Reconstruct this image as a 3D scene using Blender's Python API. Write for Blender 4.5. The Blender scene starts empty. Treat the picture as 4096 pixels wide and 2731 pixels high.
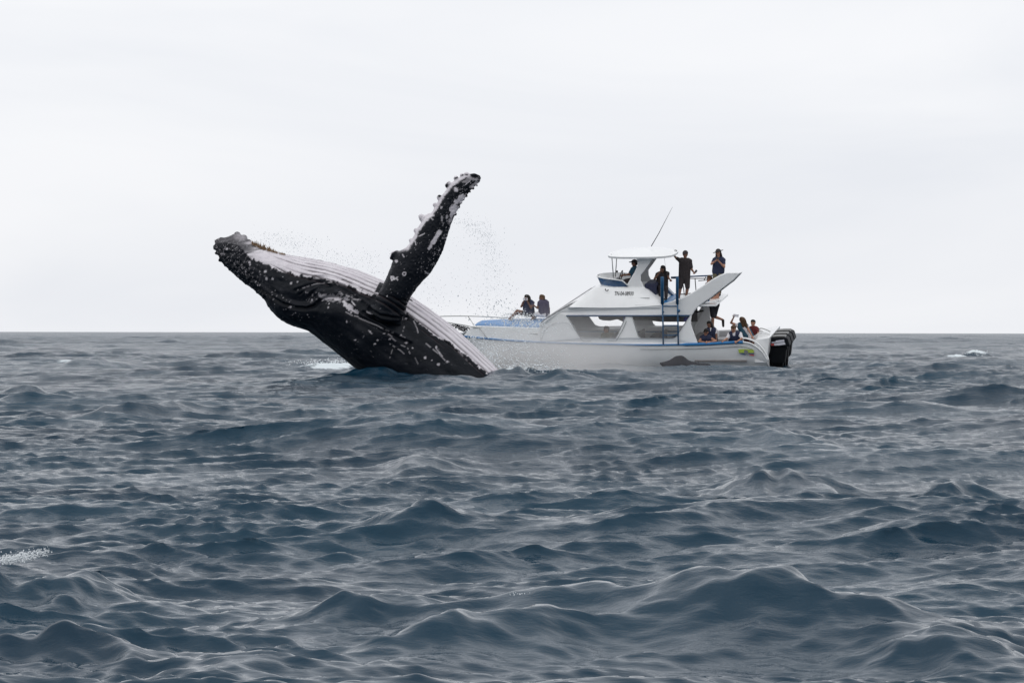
import bpy, bmesh, math, random
import numpy as np
from mathutils import Vector, Matrix
from mathutils.geometry import tessellate_polygon

random.seed(7)
RNG = np.random.default_rng(11)
SC = bpy.context.scene
COL = SC.collection
FPX = 10200.0            # focal length in pixels of a 4096 px wide picture
CH = 1.15                # the eye's height above the mean sea, metres

# ------------------------------------------------------------------ camera
cam_data = bpy.data.cameras.new('camera')
cam = bpy.data.objects.new('camera', cam_data)
COL.objects.link(cam)
cam_data.sensor_width = 36.0
cam_data.lens = 36.0 * FPX / 4096.0
cam_data.clip_start = 0.5
cam_data.clip_end = 60000
CAM = Matrix.Translation((0, 0, CH)) @ Matrix.Rotation(math.pi / 2 - 35.5 / FPX, 4, 'X') @ Matrix.Rotation(0.0017, 4, 'Z')
cam.matrix_world = CAM
SC.camera = cam

# ------------------------------------------------------------------ sky and light (overcast day)
SUN_EL, SUN_AZ = math.radians(58), math.radians(215)     # azimuth clockwise from +Y: behind the eye, to its left
world = bpy.data.worlds.new('World')
SC.world = world
world.use_nodes = True
wn, wl = world.node_tree.nodes, world.node_tree.links
wn.clear()
w_out = wn.new('ShaderNodeOutputWorld')
sky = wn.new('ShaderNodeTexSky'); sky.sky_type = 'NISHITA'; sky.sun_disc = False
sky.sun_elevation = SUN_EL; sky.sun_rotation = SUN_AZ
sky.air_density = 1.0; sky.dust_density = 4.0; sky.ozone_density = 1.0
bg_sky = wn.new('ShaderNodeBackground'); bg_sky.inputs[1].default_value = 0.05
bg_cl = wn.new('ShaderNodeBackground'); bg_cl.inputs[1].default_value = 1.0
tc = wn.new('ShaderNodeTexCoord')
mp = wn.new('ShaderNodeMapping'); mp.inputs['Scale'].default_value = (1.0, 1.0, 4.5)
nz = wn.new('ShaderNodeTexNoise'); nz.inputs['Scale'].default_value = 2.6; nz.inputs['Detail'].default_value = 5; nz.inputs['Roughness'].default_value = 0.5
nz.inputs['Distortion'].default_value = 0.6
cr = wn.new('ShaderNodeValToRGB')
cr.color_ramp.elements[0].position = 0.34; cr.color_ramp.elements[0].color = (0.90, 0.925, 0.98, 1)
cr.color_ramp.elements[1].position = 0.60; cr.color_ramp.elements[1].color = (1.02, 1.03, 1.06, 1)
wl.new(tc.outputs['Generated'], mp.inputs[0]); wl.new(mp.outputs[0], nz.inputs[0]); wl.new(nz.outputs[0], cr.inputs[0])
# overcast brightness: a little darker at the horizon than overhead, with no bright or dark patch
sep = wn.new('ShaderNodeSeparateXYZ'); wl.new(tc.outputs['Generated'], sep.inputs[0])
gr = wn.new('ShaderNodeMapRange'); gr.inputs[1].default_value = 0.0; gr.inputs[2].default_value = 0.10
gr.inputs[3].default_value = 0.98; gr.inputs[4].default_value = 1.0; gr.interpolation_type = 'SMOOTHSTEP'
wl.new(sep.outputs[2], gr.inputs[0])
mul = wn.new('ShaderNodeVectorMath'); mul.operation = 'SCALE'
wl.new(cr.outputs[0], mul.inputs[0]); wl.new(gr.outputs[0], mul.inputs['Scale'])
wl.new(mul.outputs[0], bg_cl.inputs[0]); wl.new(sky.outputs[0], bg_sky.inputs[0])
mixs = wn.new('ShaderNodeMixShader'); mixs.inputs[0].default_value = 0.9
wl.new(bg_sky.outputs[0], mixs.inputs[1]); wl.new(bg_cl.outputs[0], mixs.inputs[2])
wl.new(mixs.outputs[0], w_out.inputs[0])

sun_data = bpy.data.lights.new('sun', 'SUN')
sun_data.energy = 0.5; sun_data.angle = math.radians(100); sun_data.color = (1.0, 0.975, 0.94)
sun = bpy.data.objects.new('sun', sun_data); COL.objects.link(sun)
_sd = Vector((math.sin(SUN_AZ) * math.cos(SUN_EL), math.cos(SUN_AZ) * math.cos(SUN_EL), math.sin(SUN_EL)))
sun.rotation_euler = _sd.to_track_quat('Z', 'Y').to_euler()
sun.location = (0, 0, 60)

SC.view_settings.view_transform = 'Standard'
SC.view_settings.look = 'None'
SC.view_settings.exposure = 0.0
SC.view_settings.gamma = 1.0
SC.view_settings.use_curve_mapping = False
SC.cycles.volume_max_steps = 128
SC.cycles.max_bounces = 8
SC.cycles.transparent_max_bounces = 16

# ------------------------------------------------------------------ helpers
def pray(px, py):
    d = Vector(((px - 2048.0) / FPX, -(py - 1365.5) / FPX, -1.0))
    return (CAM.to_3x3() @ d)

def P(px, py, depth):
    """world point on the sight line of photograph pixel (px, py) at y = depth"""
    d = pray(px, py)
    return CAM.translation + d * (depth / d.y)

def project_xz(depth, x, z):
    """numpy: (x, z) at world y = depth -> photograph pixels"""
    inv = np.array(CAM.inverted())
    X = inv[0, 0] * x + inv[0, 1] * depth + inv[0, 2] * z + inv[0, 3]
    Y = inv[1, 0] * x + inv[1, 1] * depth + inv[1, 2] * z + inv[1, 3]
    Z = inv[2, 0] * x + inv[2, 1] * depth + inv[2, 2] * z + inv[2, 3]
    return 2048 + FPX * X / -Z, 1365.5 - FPX * Y / -Z

def mesh_from_arrays(name, verts, quads=None, tris=None):
    me = bpy.data.meshes.new(name)
    verts = np.asarray(verts, dtype=np.float32)
    nq = 0 if quads is None else len(quads); nt = 0 if tris is None else len(tris)
    me.vertices.add(len(verts)); me.vertices.foreach_set('co', verts.ravel())
    loops = []
    if nq: loops.append(np.asarray(quads, dtype=np.int32).ravel())
    if nt: loops.append(np.asarray(tris, dtype=np.int32).ravel())
    loops = np.concatenate(loops)
    me.loops.add(len(loops)); me.loops.foreach_set('vertex_index', loops)
    starts = np.concatenate([np.arange(nq) * 4, nq * 4 + np.arange(nt) * 3]).astype(np.int32)
    me.polygons.add(nq + nt); me.polygons.foreach_set('loop_start', starts)
    me.polygons.foreach_set('loop_total', np.concatenate([np.full(nq, 4), np.full(nt, 3)]).astype(np.int32))
    me.update(calc_edges=True)
    return me

def add_attr(me, name, values):
    a = me.attributes.new(name, 'FLOAT', 'POINT'); a.data.foreach_set('value', np.asarray(values, dtype=np.float32))

def smooth(me, on=True):
    me.polygons.foreach_set('use_smooth', np.full(len(me.polygons), on)); me.update()

def link(name, me, mat=None, parent=None, **props):
    o = bpy.data.objects.new(name, me); COL.objects.link(o)
    if mat is not None and me is not None and len(me.materials) == 0: me.materials.append(mat)
    if parent is not None:
        o.parent = parent
    for k, v in props.items(): o[k] = v
    return o

def thing(name, label, category, loc=(0, 0, 0), group=None):
    o = bpy.data.objects.new(name, None); COL.objects.link(o)
    o.empty_display_size = 0.2; o.location = loc
    o['label'] = label; o['category'] = category
    if group: o['group'] = group
    return o

def new_mat(name):
    m = bpy.data.materials.new(name); m.use_nodes = True
    nt = m.node_tree; b = nt.nodes['Principled BSDF']
    return m, nt.nodes, nt.links, b

def simple_mat(name, col, rough=0.5, metal=0.0, var=0.12, scale=6.0, bump=0.0, spec=0.5, coat=0.0):
    """a paint, cloth or skin colour with some uneven wear in it"""
    m, n, l, b = new_mat(name)
    tcn = n.new('ShaderNodeTexCoord'); no = n.new('ShaderNodeTexNoise')
    no.inputs['Scale'].default_value = scale; no.inputs['Detail'].default_value = 6; no.inputs['Roughness'].default_value = 0.65
    l.new(tcn.outputs['Object'], no.inputs['Vector'])
    r = n.new('ShaderNodeValToRGB')
    r.color_ramp.elements[0].position = 0.3; r.color_ramp.elements[1].position = 0.7
    r.color_ramp.elements[0].color = (*[c * (1 - var) for c in col], 1)
    r.color_ramp.elements[1].color = (*[min(1, c * (1 + var * 0.6)) for c in col], 1)
    l.new(no.outputs[0], r.inputs[0]); l.new(r.outputs[0], b.inputs['Base Color'])
    b.inputs['Roughness'].default_value = rough; b.inputs['Metallic'].default_value = metal
    b.inputs['Specular IOR Level'].default_value = spec; b.inputs['Coat Weight'].default_value = coat
    if bump:
        bm_ = n.new('ShaderNodeBump'); bm_.inputs['Strength'].default_value = bump; bm_.inputs['Distance'].default_value = 0.01
        l.new(no.outputs[0], bm_.inputs['Height']); l.new(bm_.outputs[0], b.inputs['Normal'])
    return m
# ------------------------------------------------------------------ the sea
def wave_tile(L, N, lam_min, lam_max, rms, seed, spread, wind=(0.25, 1.0), falloff=4.0):
    """one periodic patch of wind waves between two wavelengths: height and sideways shift"""
    rng = np.random.default_rng(seed)
    k1 = 2 * np.pi * np.fft.fftfreq(N, L / N)
    kx, ky = np.meshgrid(k1, k1, indexing='ij')
    k = np.hypot(kx, ky); k[0, 0] = 1
    w = np.array(wind) / np.hypot(*wind)
    c = np.abs((kx * w[0] + ky * w[1]) / k)
    S = (c ** (2 * spread) + 0.02) * k ** (-falloff)
    kmin, kmax = 2 * np.pi / lam_max, 2 * np.pi / lam_min
    S *= np.exp(-(kmin / k) ** 6 * 0.7) * np.exp(-(k / kmax) ** 6 * 0.7)
    S[0, 0] = 0
    h0 = (rng.standard_normal((N, N)) + 1j * rng.standard_normal((N, N))) * np.sqrt(S)
    H = np.fft.ifft2(h0).real
    s = rms / H.std()
    Dx = np.fft.ifft2(1j * kx / k * h0).real * s
    Dy = np.fft.ifft2(1j * ky / k * h0).real * s
    return dict(L=L, N=N, f=[(H * s).astype(np.float32), Dx.astype(np.float32), Dy.astype(np.float32)])

def sample_tile(t, x, y, rot=0.0):
    c, s = math.cos(rot), math.sin(rot)
    u = ((c * x + s * y) / t['L'] * t['N']) % t['N']; v = ((-s * x + c * y) / t['L'] * t['N']) % t['N']
    i = np.floor(u).astype(np.int32); j = np.floor(v).astype(np.int32)
    fu = (u - i).astype(np.float32); fv = (v - j).astype(np.float32)
    i %= t['N']; j %= t['N']; i2 = (i + 1) % t['N']; j2 = (j + 1) % t['N']
    r = []
    for f in t['f']:
        r.append((f[i, j] * (1 - fu) + f[i2, j] * fu) * (1 - fv) + (f[i, j2] * (1 - fu) + f[i2, j2] * fu) * fv)
    H, dx, dy = r
    return H, c * dx - s * dy, s * dx + c * dy

T_A = wave_tile(113.0, 1024, 1.3, 11.0, 0.045, 3, 7.0, wind=(0.30, 1.0))
T_B = wave_tile(23.0, 1024, 0.18, 1.3, 0.0200, 5, 4.5, wind=(-0.15, 1.0), falloff=3.6)
T_D = wave_tile(411.0, 512, 5.0, 34.0, 0.10, 17, 2.0, wind=(0.2, 1.0))
T_C = wave_tile(9.7, 1024, 0.07, 0.30, 0.0085, 8, 3.0, wind=(0.1, 1.0), falloff=3.0)

def crest_depth(py, h):
    return (CH - h) * FPX / (py - 1331.0)

# the larger crests one can point at: (px, py of the top, half width px, height m, slope of the ridge, thickness m)
CRESTS = [
    (2600, 2290, 560, 0.16, -0.06, 0.50), (3340, 2385, 480, 0.11, -0.10, 0.40), (3850, 2480, 300, 0.09, -0.10, 0.35),
    (120, 2240, 270, 0.14, 0.00, 0.45), (470, 2330, 260, 0.05, -0.25, 0.35), (330, 2460, 320, 0.10, -0.05, 0.35),
    (1480, 2400, 260, 0.06, 0.00, 0.30), (1950, 2405, 330, 0.11, 0.12, 0.35), (1200, 2560, 500, 0.07, 0.10, 0.40),
    (3060, 1880, 150, 0.13, 0.00, 0.5), (3240, 1890, 170, 0.12, 0.00, 0.5), (2900, 2440, 300, 0.06, 0.0, 0.4),
    (1650, 2105, 200, 0.07, 0.00, 0.4), (380, 1433, 160, 0.33, 0.0, 1.6), (130, 1572, 180, 0.18, -0.05, 1.2),
    (560, 1610, 220, 0.20, 0.0, 1.2), (3560, 1590, 260, 0.20, -0.05, 1.3), (2400, 1700, 230, 0.19, -0.03, 1.0),
    (1650, 1685, 120, 0.16, -0.05, 0.8), (3500, 1440, 220, 0.28, 0.0, 1.8), (2480, 1490, 260, 0.20, 0.0, 1.8),
    (1700, 1820, 180, 0.12, -0.04, 0.7), (3160, 1775, 160, 0.13, -0.04, 0.7), (3900, 1930, 220, 0.11, 0.02, 0.6),
]
# the swell lifted by the whale, between it and the eye
NEAR_WHALE = [(1520, 1490, 200, 0.25, 0.0, 2.2), (1800, 1506, 150, 0.21, 0.0, 2.2), (2035, 1480, 100, 0.29, 0.0, 1.6), (2240, 1494, 170, 0.24, 0, 2.0), (1270, 1512, 200, 0.17, 0, 2)]
# breaking and splashed water: (px, py, depth m, half width m, half length m, raised m)
FOAM = [
    (1330, 1450, 78.0, 0.80, 2.2, 0.13), (1250, 1449, 80.0, 0.5, 2.0, 0.10), (3905, 1416, 125.0, 0.6, 1.6, 0.28), (3830, 1424, 122.0, 0.6, 1.0, 0.16),
    (290, 1438, 92.0, 0.55, 2.0, 0.12), (2020, 1482, 61.5, 0.8, 1.2, 0.08), (2170, 1486, 65.0, 0.9, 1.5, 0.05),
    ]

def value_noise(x, y, seed):
    """cheap smooth noise for arrays"""
    def h(i, j):
        n = (i * 374761393 + j * 668265263 + seed * 974634777) & 0x7fffffff
        n = ((n ^ (n >> 13)) * 1274126177) & 0x7fffffff
        return ((n ^ (n >> 16)) & 0xffff) / 65535.0
    i = np.floor(x).astype(np.int64); j = np.floor(y).astype(np.int64)
    fx = x - i; fy = y - j; fx = fx * fx * (3 - 2 * fx); fy = fy * fy * (3 - 2 * fy)
    return (h(i, j) * (1 - fx) + h(i + 1, j) * fx) * (1 - fy) + (h(i, j + 1) * (1 - fx) + h(i + 1, j + 1) * fx) * fy

def sea_height(x, y):
    """height and sideways shift of the sea at world points"""
    r = np.hypot(x, y)
    H = np.zeros_like(x); DX = np.zeros_like(x); DY = np.zeros_like(x)
    h, a, b = sample_tile(T_A, x, y, 0.0); H += h; DX += a; DY += b
    h, a, b = sample_tile(T_A, x + 37, y + 61, 0.55); H += 0.45 * h; DX += 0.45 * a; DY += 0.45 * b
    H += 0.35 * (H * H - 0.0026) / 0.052          # crests sharper than troughs
    DX *= 1.5; DY *= 1.5
    h, a, b = sample_tile(T_D, x, y, 0.2); fd = 0.20 + 1.2 * np.clip((r - 110) / 250, 0, 1); H += h * fd; DX += a * fd; DY += b * fd
    gust = 0.60 + 1.05 * value_noise(x / 2.2 + y * .12, y / 5.0, 4) * value_noise(x / 7.0, y / 16.0, 14) + 0.30 * value_noise(x / 7.0, y / 16.0, 14)
    fb = gust * np.clip((2500 - r) / 1500, 0, 1)
    h, a, b = sample_tile(T_B, x, y, 0.12); H += h * fb; DX += 1.2 * a * fb; DY += 1.2 * b * fb
    fc = (0.45 + 0.9 * value_noise(x / 0.9, y / 2.4, 9) ** 1.5) * np.clip((45 - r) / 25, 0, 1)
    h, a, b = sample_tile(T_C, x, y, -0.12); H += h * fc; DX += 0.7 * a * fc; DY += 0.7 * b * fc
    for (px, py, hw, hh, sl, th) in CRESTS + NEAR_WHALE:
        if py > 1900: hh *= 1.28; th *= 0.58
        d = crest_depth(py, hh); s = d / FPX
        cx = (px - 2048) * s; wx = hw * s
        u = x - cx; sel = (np.abs(u) < 3.2 * wx) & (np.abs(y - d) < 6 * th + 2)
        uu = u[sel]; vv = y[sel] - d - uu * sl * 3.0
        wob = (value_noise(uu / (0.45 * wx) + px, vv * 0 + py, 21) - 0.5) * th * 0.7
        vv = vv - wob
        prof = np.where(vv < 0, np.exp(-np.abs(vv / (th * 0.85)) ** 1.25), np.exp(-np.abs(vv / (th * 2.0)) ** 1.3))
        amp = hh * np.exp(-np.abs(uu / wx) ** 2.2) * (0.62 + 0.76 * value_noise(uu / (0.42 * wx) + py, vv * 0.8, 33))
        H[sel] += amp * prof
    return H, DX, DY

def build_sea():
    dense = np.radians(np.arange(-13.2, 13.2, 0.050))
    outer = [math.radians(13.2)]
    st = math.radians(0.06)
    while outer[-1] < math.pi:
        outer.append(min(math.pi, outer[-1] + st)); st = min(st * 1.11, math.radians(6))
    outer = np.array(outer)
    th = np.concatenate([-outer[::-1], dense[1:], outer])
    th = th[:-1]                                  # -pi and +pi are the same line
    rr = [0.6]
    while rr[-1] < 26000:
        r = rr[-1]
        if r < 7.3: s = 0.25
        elif r < 11: s = 0.026
        elif r < 130: s = r * 0.0024
        elif r < 500: s = r * 0.006
        elif r < 2500: s = r * 0.012
        else: s = r * 0.06
        rr.append(r + s)
    rr = np.array(rr)
    n, m = len(rr), len(th)
    R, T = np.meshgrid(rr, th, indexing='ij')
    X = (R * np.sin(T)).ravel(); Y = (R * np.cos(T)).ravel()
    H, DX, DY = sea_height(X, Y)
    fade = np.clip((Y + 3) / 6, 0, 1) * 0.8 + 0.2
    foam = np.zeros_like(X)
    for (px, py, d, wx, wy, up) in FOAM:
        cx = (px - 2048) * d / FPX
        g = np.exp(-np.abs((X - cx) / wx) ** 2.4 - np.abs((Y - d) / wy) ** 2.4)
        foam = np.maximum(foam, g)
        if up:
            f = 3.5 / wx
            rough = value_noise(X * f, Y * f, 5) * 0.6 + value_noise(X * f * 3, Y * f * 3, 6) * 0.5
            H += up * g * (0.45 + rough)
    # whitecap flecks on the sharpest crests
    V = np.stack([X + DX * fade, Y + DY * fade, H], 1)
    i = np.arange(n - 1)[:, None] * m + np.arange(m)[None, :]
    j = np.arange(n - 1)[:, None] * m + (np.arange(m)[None, :] + 1) % m
    quads = np.stack([i, i + m, j + m, j], -1).reshape(-1, 4)[:, ::-1]
    me = mesh_from_arrays('sea', V, quads)
    smooth(me)
    add_attr(me, 'foam', foam)
    add_attr(me, 'distant', np.sqrt(np.clip((np.hypot(X, Y) - 8) / 300, 0, 1)))
    return me

def sea_material():
    m, n, l, b = new_mat('sea_water')
    tcn = n.new('ShaderNodeTexCoord')
    def noise(scale, detail, sx=1.0, sy=1.0, rough=0.6, dist=0.0):
        mpn = n.new('ShaderNodeMapping'); mpn.inputs['Scale'].default_value = (sx, sy, 1)
        l.new(tcn.outputs['Object'], mpn.inputs[0])
        t = n.new('ShaderNodeTexNoise'); t.inputs['Scale'].default_value = scale; t.inputs['Detail'].default_value = detail
        t.inputs['Roughness'].default_value = rough; t.inputs['Distortion'].default_value = dist
        l.new(mpn.outputs[0], t.inputs['Vector']); return t.outputs[0]
    b.inputs['Roughness'].default_value = 0.09
    b.inputs['IOR'].default_value = 1.333; b.inputs['Specular Tint'].default_value = (0.79, 0.89, 1.0, 1)
    n1 = noise(22.0, 4, 0.4, 1.0, 0.6, 0.0)
    n2 = noise(2.6, 4, 0.45, 1.0, 0.6, 0.0)
    bp2 = n.new('ShaderNodeBump'); bp2.inputs['Strength'].default_value = 0.12; bp2.inputs['Distance'].default_value = 0.10
    l.new(n2, bp2.inputs['Height'])
    bp1 = n.new('ShaderNodeBump'); bp1.inputs['Strength'].default_value = 0.12; bp1.inputs['Distance'].default_value = 0.014
    l.new(n1, bp1.inputs['Height']); l.new(bp2.outputs[0], bp1.inputs['Normal'])
    # chop too fine for the far mesh, as relief
    dis = n.new('ShaderNodeAttribute'); dis.attribute_name = 'distant'
    n3 = noise(0.42, 9, 0.50, 1.0, 0.72, 0.2)
    bp3 = n.new('ShaderNodeBump'); bp3.inputs['Distance'].default_value = 0.45
    l.new(dis.outputs['Fac'], bp3.inputs['Strength']); l.new(n3, bp3.inputs['Height']); l.new(bp3.outputs[0], bp2.inputs['Normal'])
    # water body: dark teal light coming back from below
    wc = n.new('ShaderNodeValToRGB')
    wc.color_ramp.elements[0].position = 0.35; wc.color_ramp.elements[0].color = (0.001, 0.021, 0.042, 1)
    wc.color_ramp.elements[1].position = 0.7; wc.color_ramp.elements[1].color = (0.001, 0.034, 0.062, 1)
    l.new(noise(0.25, 3), wc.inputs[0])
    # foam
    at = n.new('ShaderNodeAttribute'); at.attribute_name = 'foam'
    nf = noise(7.0, 8, 0.7, 0.7, 0.75, 0.6)
    mth = n.new('ShaderNodeMath'); mth.operation = 'MULTIPLY_ADD'; mth.inputs[1].default_value = 0.95
    l.new(at.outputs['Fac'], mth.inputs[0]); l.new(nf, mth.inputs[2])
    fr = n.new('ShaderNodeMapRange'); fr.inputs[1].default_value = 0.93; fr.inputs[2].default_value = 1.20
    fr.clamp = True
    l.new(mth.outputs[0], fr.inputs[0])
    mx = n.new('ShaderNodeMixRGB'); mx.inputs[2].default_value = (0.72, 0.78, 0.80, 1)
    l.new(fr.outputs[0], mx.inputs[0]); l.new(wc.outputs[0], mx.inputs[1]); l.new(mx.outputs[0], b.inputs['Base Color'])
    # ripples too small for the mesh widen the reflection with distance
    rd = n.new('ShaderNodeMapRange'); rd.inputs[3].default_value = 0.04; rd.inputs[4].default_value = 0.26
    l.new(dis.outputs['Fac'], rd.inputs[0])
    rm = n.new('ShaderNodeMapRange'); rm.inputs[4].default_value = 0.8; l.new(rd.outputs[0], rm.inputs[3])
    l.new(fr.outputs[0], rm.inputs[0]); l.new(rm.outputs[0], b.inputs['Roughness'])
    l.new(bp1.outputs[0], b.inputs['Normal'])
    return m

sea_me = build_sea()
sea = link('sea', sea_me, sea_material(), kind='structure', label='choppy dark teal grey sea with foam flecks reaching the horizon')
# ------------------------------------------------------------------ the breaching whale
WD = 60.0                                   # its distance, metres
def lerp(a, b, t): return a + (b - a) * t
def spline(pts, n):
    """Catmull-Rom through the rows of pts, n samples"""
    p = np.asarray(pts, float); p = np.vstack([2 * p[0] - p[1], p, 2 * p[-1] - p[-2]])
    t = np.linspace(0, len(pts) - 1 - 1e-6, n); i = t.astype(int); f = (t - i)[:, None]
    a, b, c, d = p[i], p[i + 1], p[i + 2], p[i + 3]
    return 0.5 * (2 * b + (c - a) * f + (2 * a - 5 * b + 4 * c - d) * f ** 2 + (3 * b - a - 3 * c + d) * f ** 3)

# pairs across the body: belly side px,py / back side px,py / width across the sight line over height
BODY = [
    (866, 962, 860, 975, .9), (880, 953, 861, 1000, .9), (912, 947, 874, 1030, .9), (945, 936, 895, 1060, .85), (978, 946, 929, 1092, .9), (1010, 975, 967, 1124, .95),
    (1058, 996, 1012, 1156, 1.0), (1110, 1010, 1052, 1193, 1.05), (1165, 1021, 1080, 1232, 1.0), (1228, 1031, 1108, 1266, 1.0),
    (1300, 1045, 1145, 1291, 1.0), (1370, 1062, 1190, 1309, 1.0), (1440, 1083, 1238, 1325, 1.0), (1514, 1113, 1292, 1367, 1.0),
    (1590, 1148, 1348, 1413, 1.0), (1660, 1194, 1410, 1465, 1.0), (1740, 1250, 1480, 1518, 1.0), (1820, 1312, 1552, 1574, 1.0),
    (1900, 1385, 1630, 1632, 1.0), (1985, 1468, 1710, 1690, 1.0), (2070, 1553, 1795, 1748, 1.0), (2180, 1660, 1940, 1830, 1.0), (2240, 1730, 2090, 1850, 1.0)]
FLIP = [
    (1468, 1250, 1600, 1300), (1494, 1215, 1620, 1255), (1516, 1168, 1637, 1200), (1543, 1115, 1678, 1140), (1566, 1058, 1722, 1092), (1585, 1012, 1755, 1038),
    (1622, 992, 1775, 995), (1647, 960, 1787, 955), (1667, 917, 1800, 912), (1692, 880, 1812, 880), (1722, 855, 1826, 848),
    (1744, 818, 1845, 814), (1765, 785, 1864, 787), (1786, 757, 1885, 760), (1806, 732, 1906, 740), (1836, 712, 1921, 725), (1868, 698, 1923, 706), (1898, 694, 1912, 698)]

def w2(px, py, depth=WD):
    p = P(px, py, depth); return p

def tube_from_pairs(pairs, wr, nst, nseg, depth, thick=None):
    rows = spline(pairs, nst)
    V = []
    for k, r in enumerate(rows):
        u = k / (nst - 1)
        d = depth(u) if callable(depth) else depth
        a, b = w2(r[0], r[1], d), w2(r[2], r[3], d)
        c = (a + b) / 2; h = (a - b) / 2
        w = h.length * r[4] if thick is None else thick(u)
        for s in range(nseg):
            ph = 2 * math.pi * s / nseg
            cs, sn = math.cos(ph), math.sin(ph)
            if thick is None:
                e = 0.92
                cs = math.copysign(abs(cs) ** e, cs); sn = math.copysign(abs(sn) ** e, sn)
            else:
                sn = sn * (0.55 + 0.45 * (cs * 0.5 + 0.5) ** 0.7)
            V.append(c + h * cs + Vector((0, -1, 0)) * w * sn)
    F = []
    for k in range(nst - 1):
        for s in range(nseg):
            a, b = k * nseg + s, k * nseg + (s + 1) % nseg
            F.append((a, b, b + nseg, a + nseg))
    F.append(tuple(range(nseg))[::-1]); F.append(tuple(range((nst - 1) * nseg, nst * nseg)))
    return V, F

def join_verts(parts):
    V, F = [], []
    for v, f in parts:
        o = len(V); V += list(v); F += [tuple(i + o for i in q) for q in f]
    return V, F

def ball(c, r, seg=10, rings=7, sc=(1, 1, 1)):
    V = [Vector(c) + Vector((0, 0, r * sc[2]))]; F = []
    for i in range(1, rings):
        th = math.pi * i / rings
        for s in range(seg):
            ph = 2 * math.pi * s / seg
            V.append(Vector(c) + Vector((r * sc[0] * math.sin(th) * math.cos(ph), r * sc[1] * math.sin(th) * math.sin(ph), r * sc[2] * math.cos(th))))
    V.append(Vector(c) - Vector((0, 0, r * sc[2])))
    for s in range(seg): F.append((0, 1 + s, 1 + (s + 1) % seg))
    for i in range(rings - 2):
        for s in range(seg):
            a = 1 + i * seg + s; b = 1 + i * seg + (s + 1) % seg
            F.append((a, a + seg, b + seg, b))
    L = len(V) - 1
    for s in range(seg): F.append((L, L - seg + (s + 1) % seg, L - seg + s))
    return V, F

def remeshed(parts, voxel, smooth_it=2, decimate=None, name='tmp'):
    V, F = join_verts(parts)
    me = bpy.data.meshes.new(name + '_source'); me.from_pydata([tuple(v) for v in V], [], F); me.update()
    bm = bmesh.new(); bm.from_mesh(me); bmesh.ops.recalc_face_normals(bm, faces=bm.faces[:]); bm.to_mesh(me); bm.free()
    o = bpy.data.objects.new(name + '_tmp', me); COL.objects.link(o)
    r = o.modifiers.new('r', 'REMESH'); r.mode = 'VOXEL'; r.voxel_size = voxel; r.adaptivity = 0
    if smooth_it:
        s = o.modifiers.new('s', 'SMOOTH'); s.factor = 0.5; s.iterations = smooth_it
    if decimate:
        d = o.modifiers.new('d', 'DECIMATE'); d.ratio = decimate
    dg = bpy.context.evaluated_depsgraph_get()
    res = bpy.data.meshes.new_from_object(o.evaluated_get(dg), depsgraph=dg)
    res.name = name
    bpy.data.objects.remove(o, do_unlink=True); bpy.data.meshes.remove(me)
    smooth(res)
    return res

flip_depth = lambda u: 58.95 - 0.22 * min(1, u * 8.0) - 0.30 * u
flip_thick = lambda u: 0.36 * (1 - u) ** 1.1 + 0.075
parts = [tube_from_pairs(BODY, None, 120, 56, WD), tube_from_pairs([(*r, 1.0) for r in FLIP], None, 70, 28, flip_depth, flip_thick)]
# knobs on the leading edge of the flipper
def on_flip(px, py):
    f = FLIP; best = min(range(len(f)), key=lambda i: (f[i][0] - px) ** 2 + (f[i][1] - py) ** 2)
    return flip_depth(best / (len(f) - 1))
for px, py, r in [(1576, 1018, 15), (1567, 1030, 10), (1684, 866, 12), (1688, 876, 12), (1702, 872, 13), (1586, 1012, 12), (1664, 922, 10), (1643, 962, 8), (1740, 820, 9), (1757, 790, 11), (1790, 742, 11),
                  (1797, 733, 9), (1824, 713, 10), (1848, 702, 9), (1866, 698, 10), (1716, 862, 9), (1908, 742, 5), (1893, 754, 6), (1880, 767, 5), (1866, 784, 6), (1855, 797, 5), (1846, 812, 5), (1836, 828, 6), (1822, 858, 6)]:
    p = w2(px, py, on_flip(px, py)); parts.append(ball(p, r / FPX * WD, 10, 7))
# knobs along the snout and the lip of the lower jaw
for px, py, r in [(868, 965, 11), (862, 985, 10), (866, 1012, 8), (880, 1040, 8), (919, 1078, 7), (938, 1093, 6), (960, 1114, 7), (985, 1132, 6), (1008, 1148, 6), (1030, 1168, 6), (884, 957, 8), (949, 940, 14), (900, 1062, 6),
                  (1077, 1224, 5), (975, 950, 13), (996, 968, 10)]:
    p = w2(px, py, WD - 0.02); parts.append(ball(p, r / FPX * WD, 10, 7))
whale_me = remeshed(parts, 0.0185, 3, name='whale_body')

N = len(whale_me.vertices)
co = np.empty(N * 3, dtype=np.float32); whale_me.vertices.foreach_get('co', co); co = co.reshape(-1, 3).astype(np.float64)
no = np.empty(N * 3, dtype=np.float32); whale_me.vertices.foreach_get('normal', no); no = no.reshape(-1, 3).astype(np.float64)
# markings are the same on both sides: measured in the plane that halves the whale
sc = WD / co[:, 1]
qx, qy = project_xz(co[:, 1], co[:, 0], co[:, 2])
FC = spline(FLIP, 200)
fcx, fcy = (FC[:, 0] + FC[:, 2]) / 2, (FC[:, 1] + FC[:, 3]) / 2
fhw = np.hypot(FC[:, 0] - FC[:, 2], FC[:, 1] - FC[:, 3]) / 2

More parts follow.
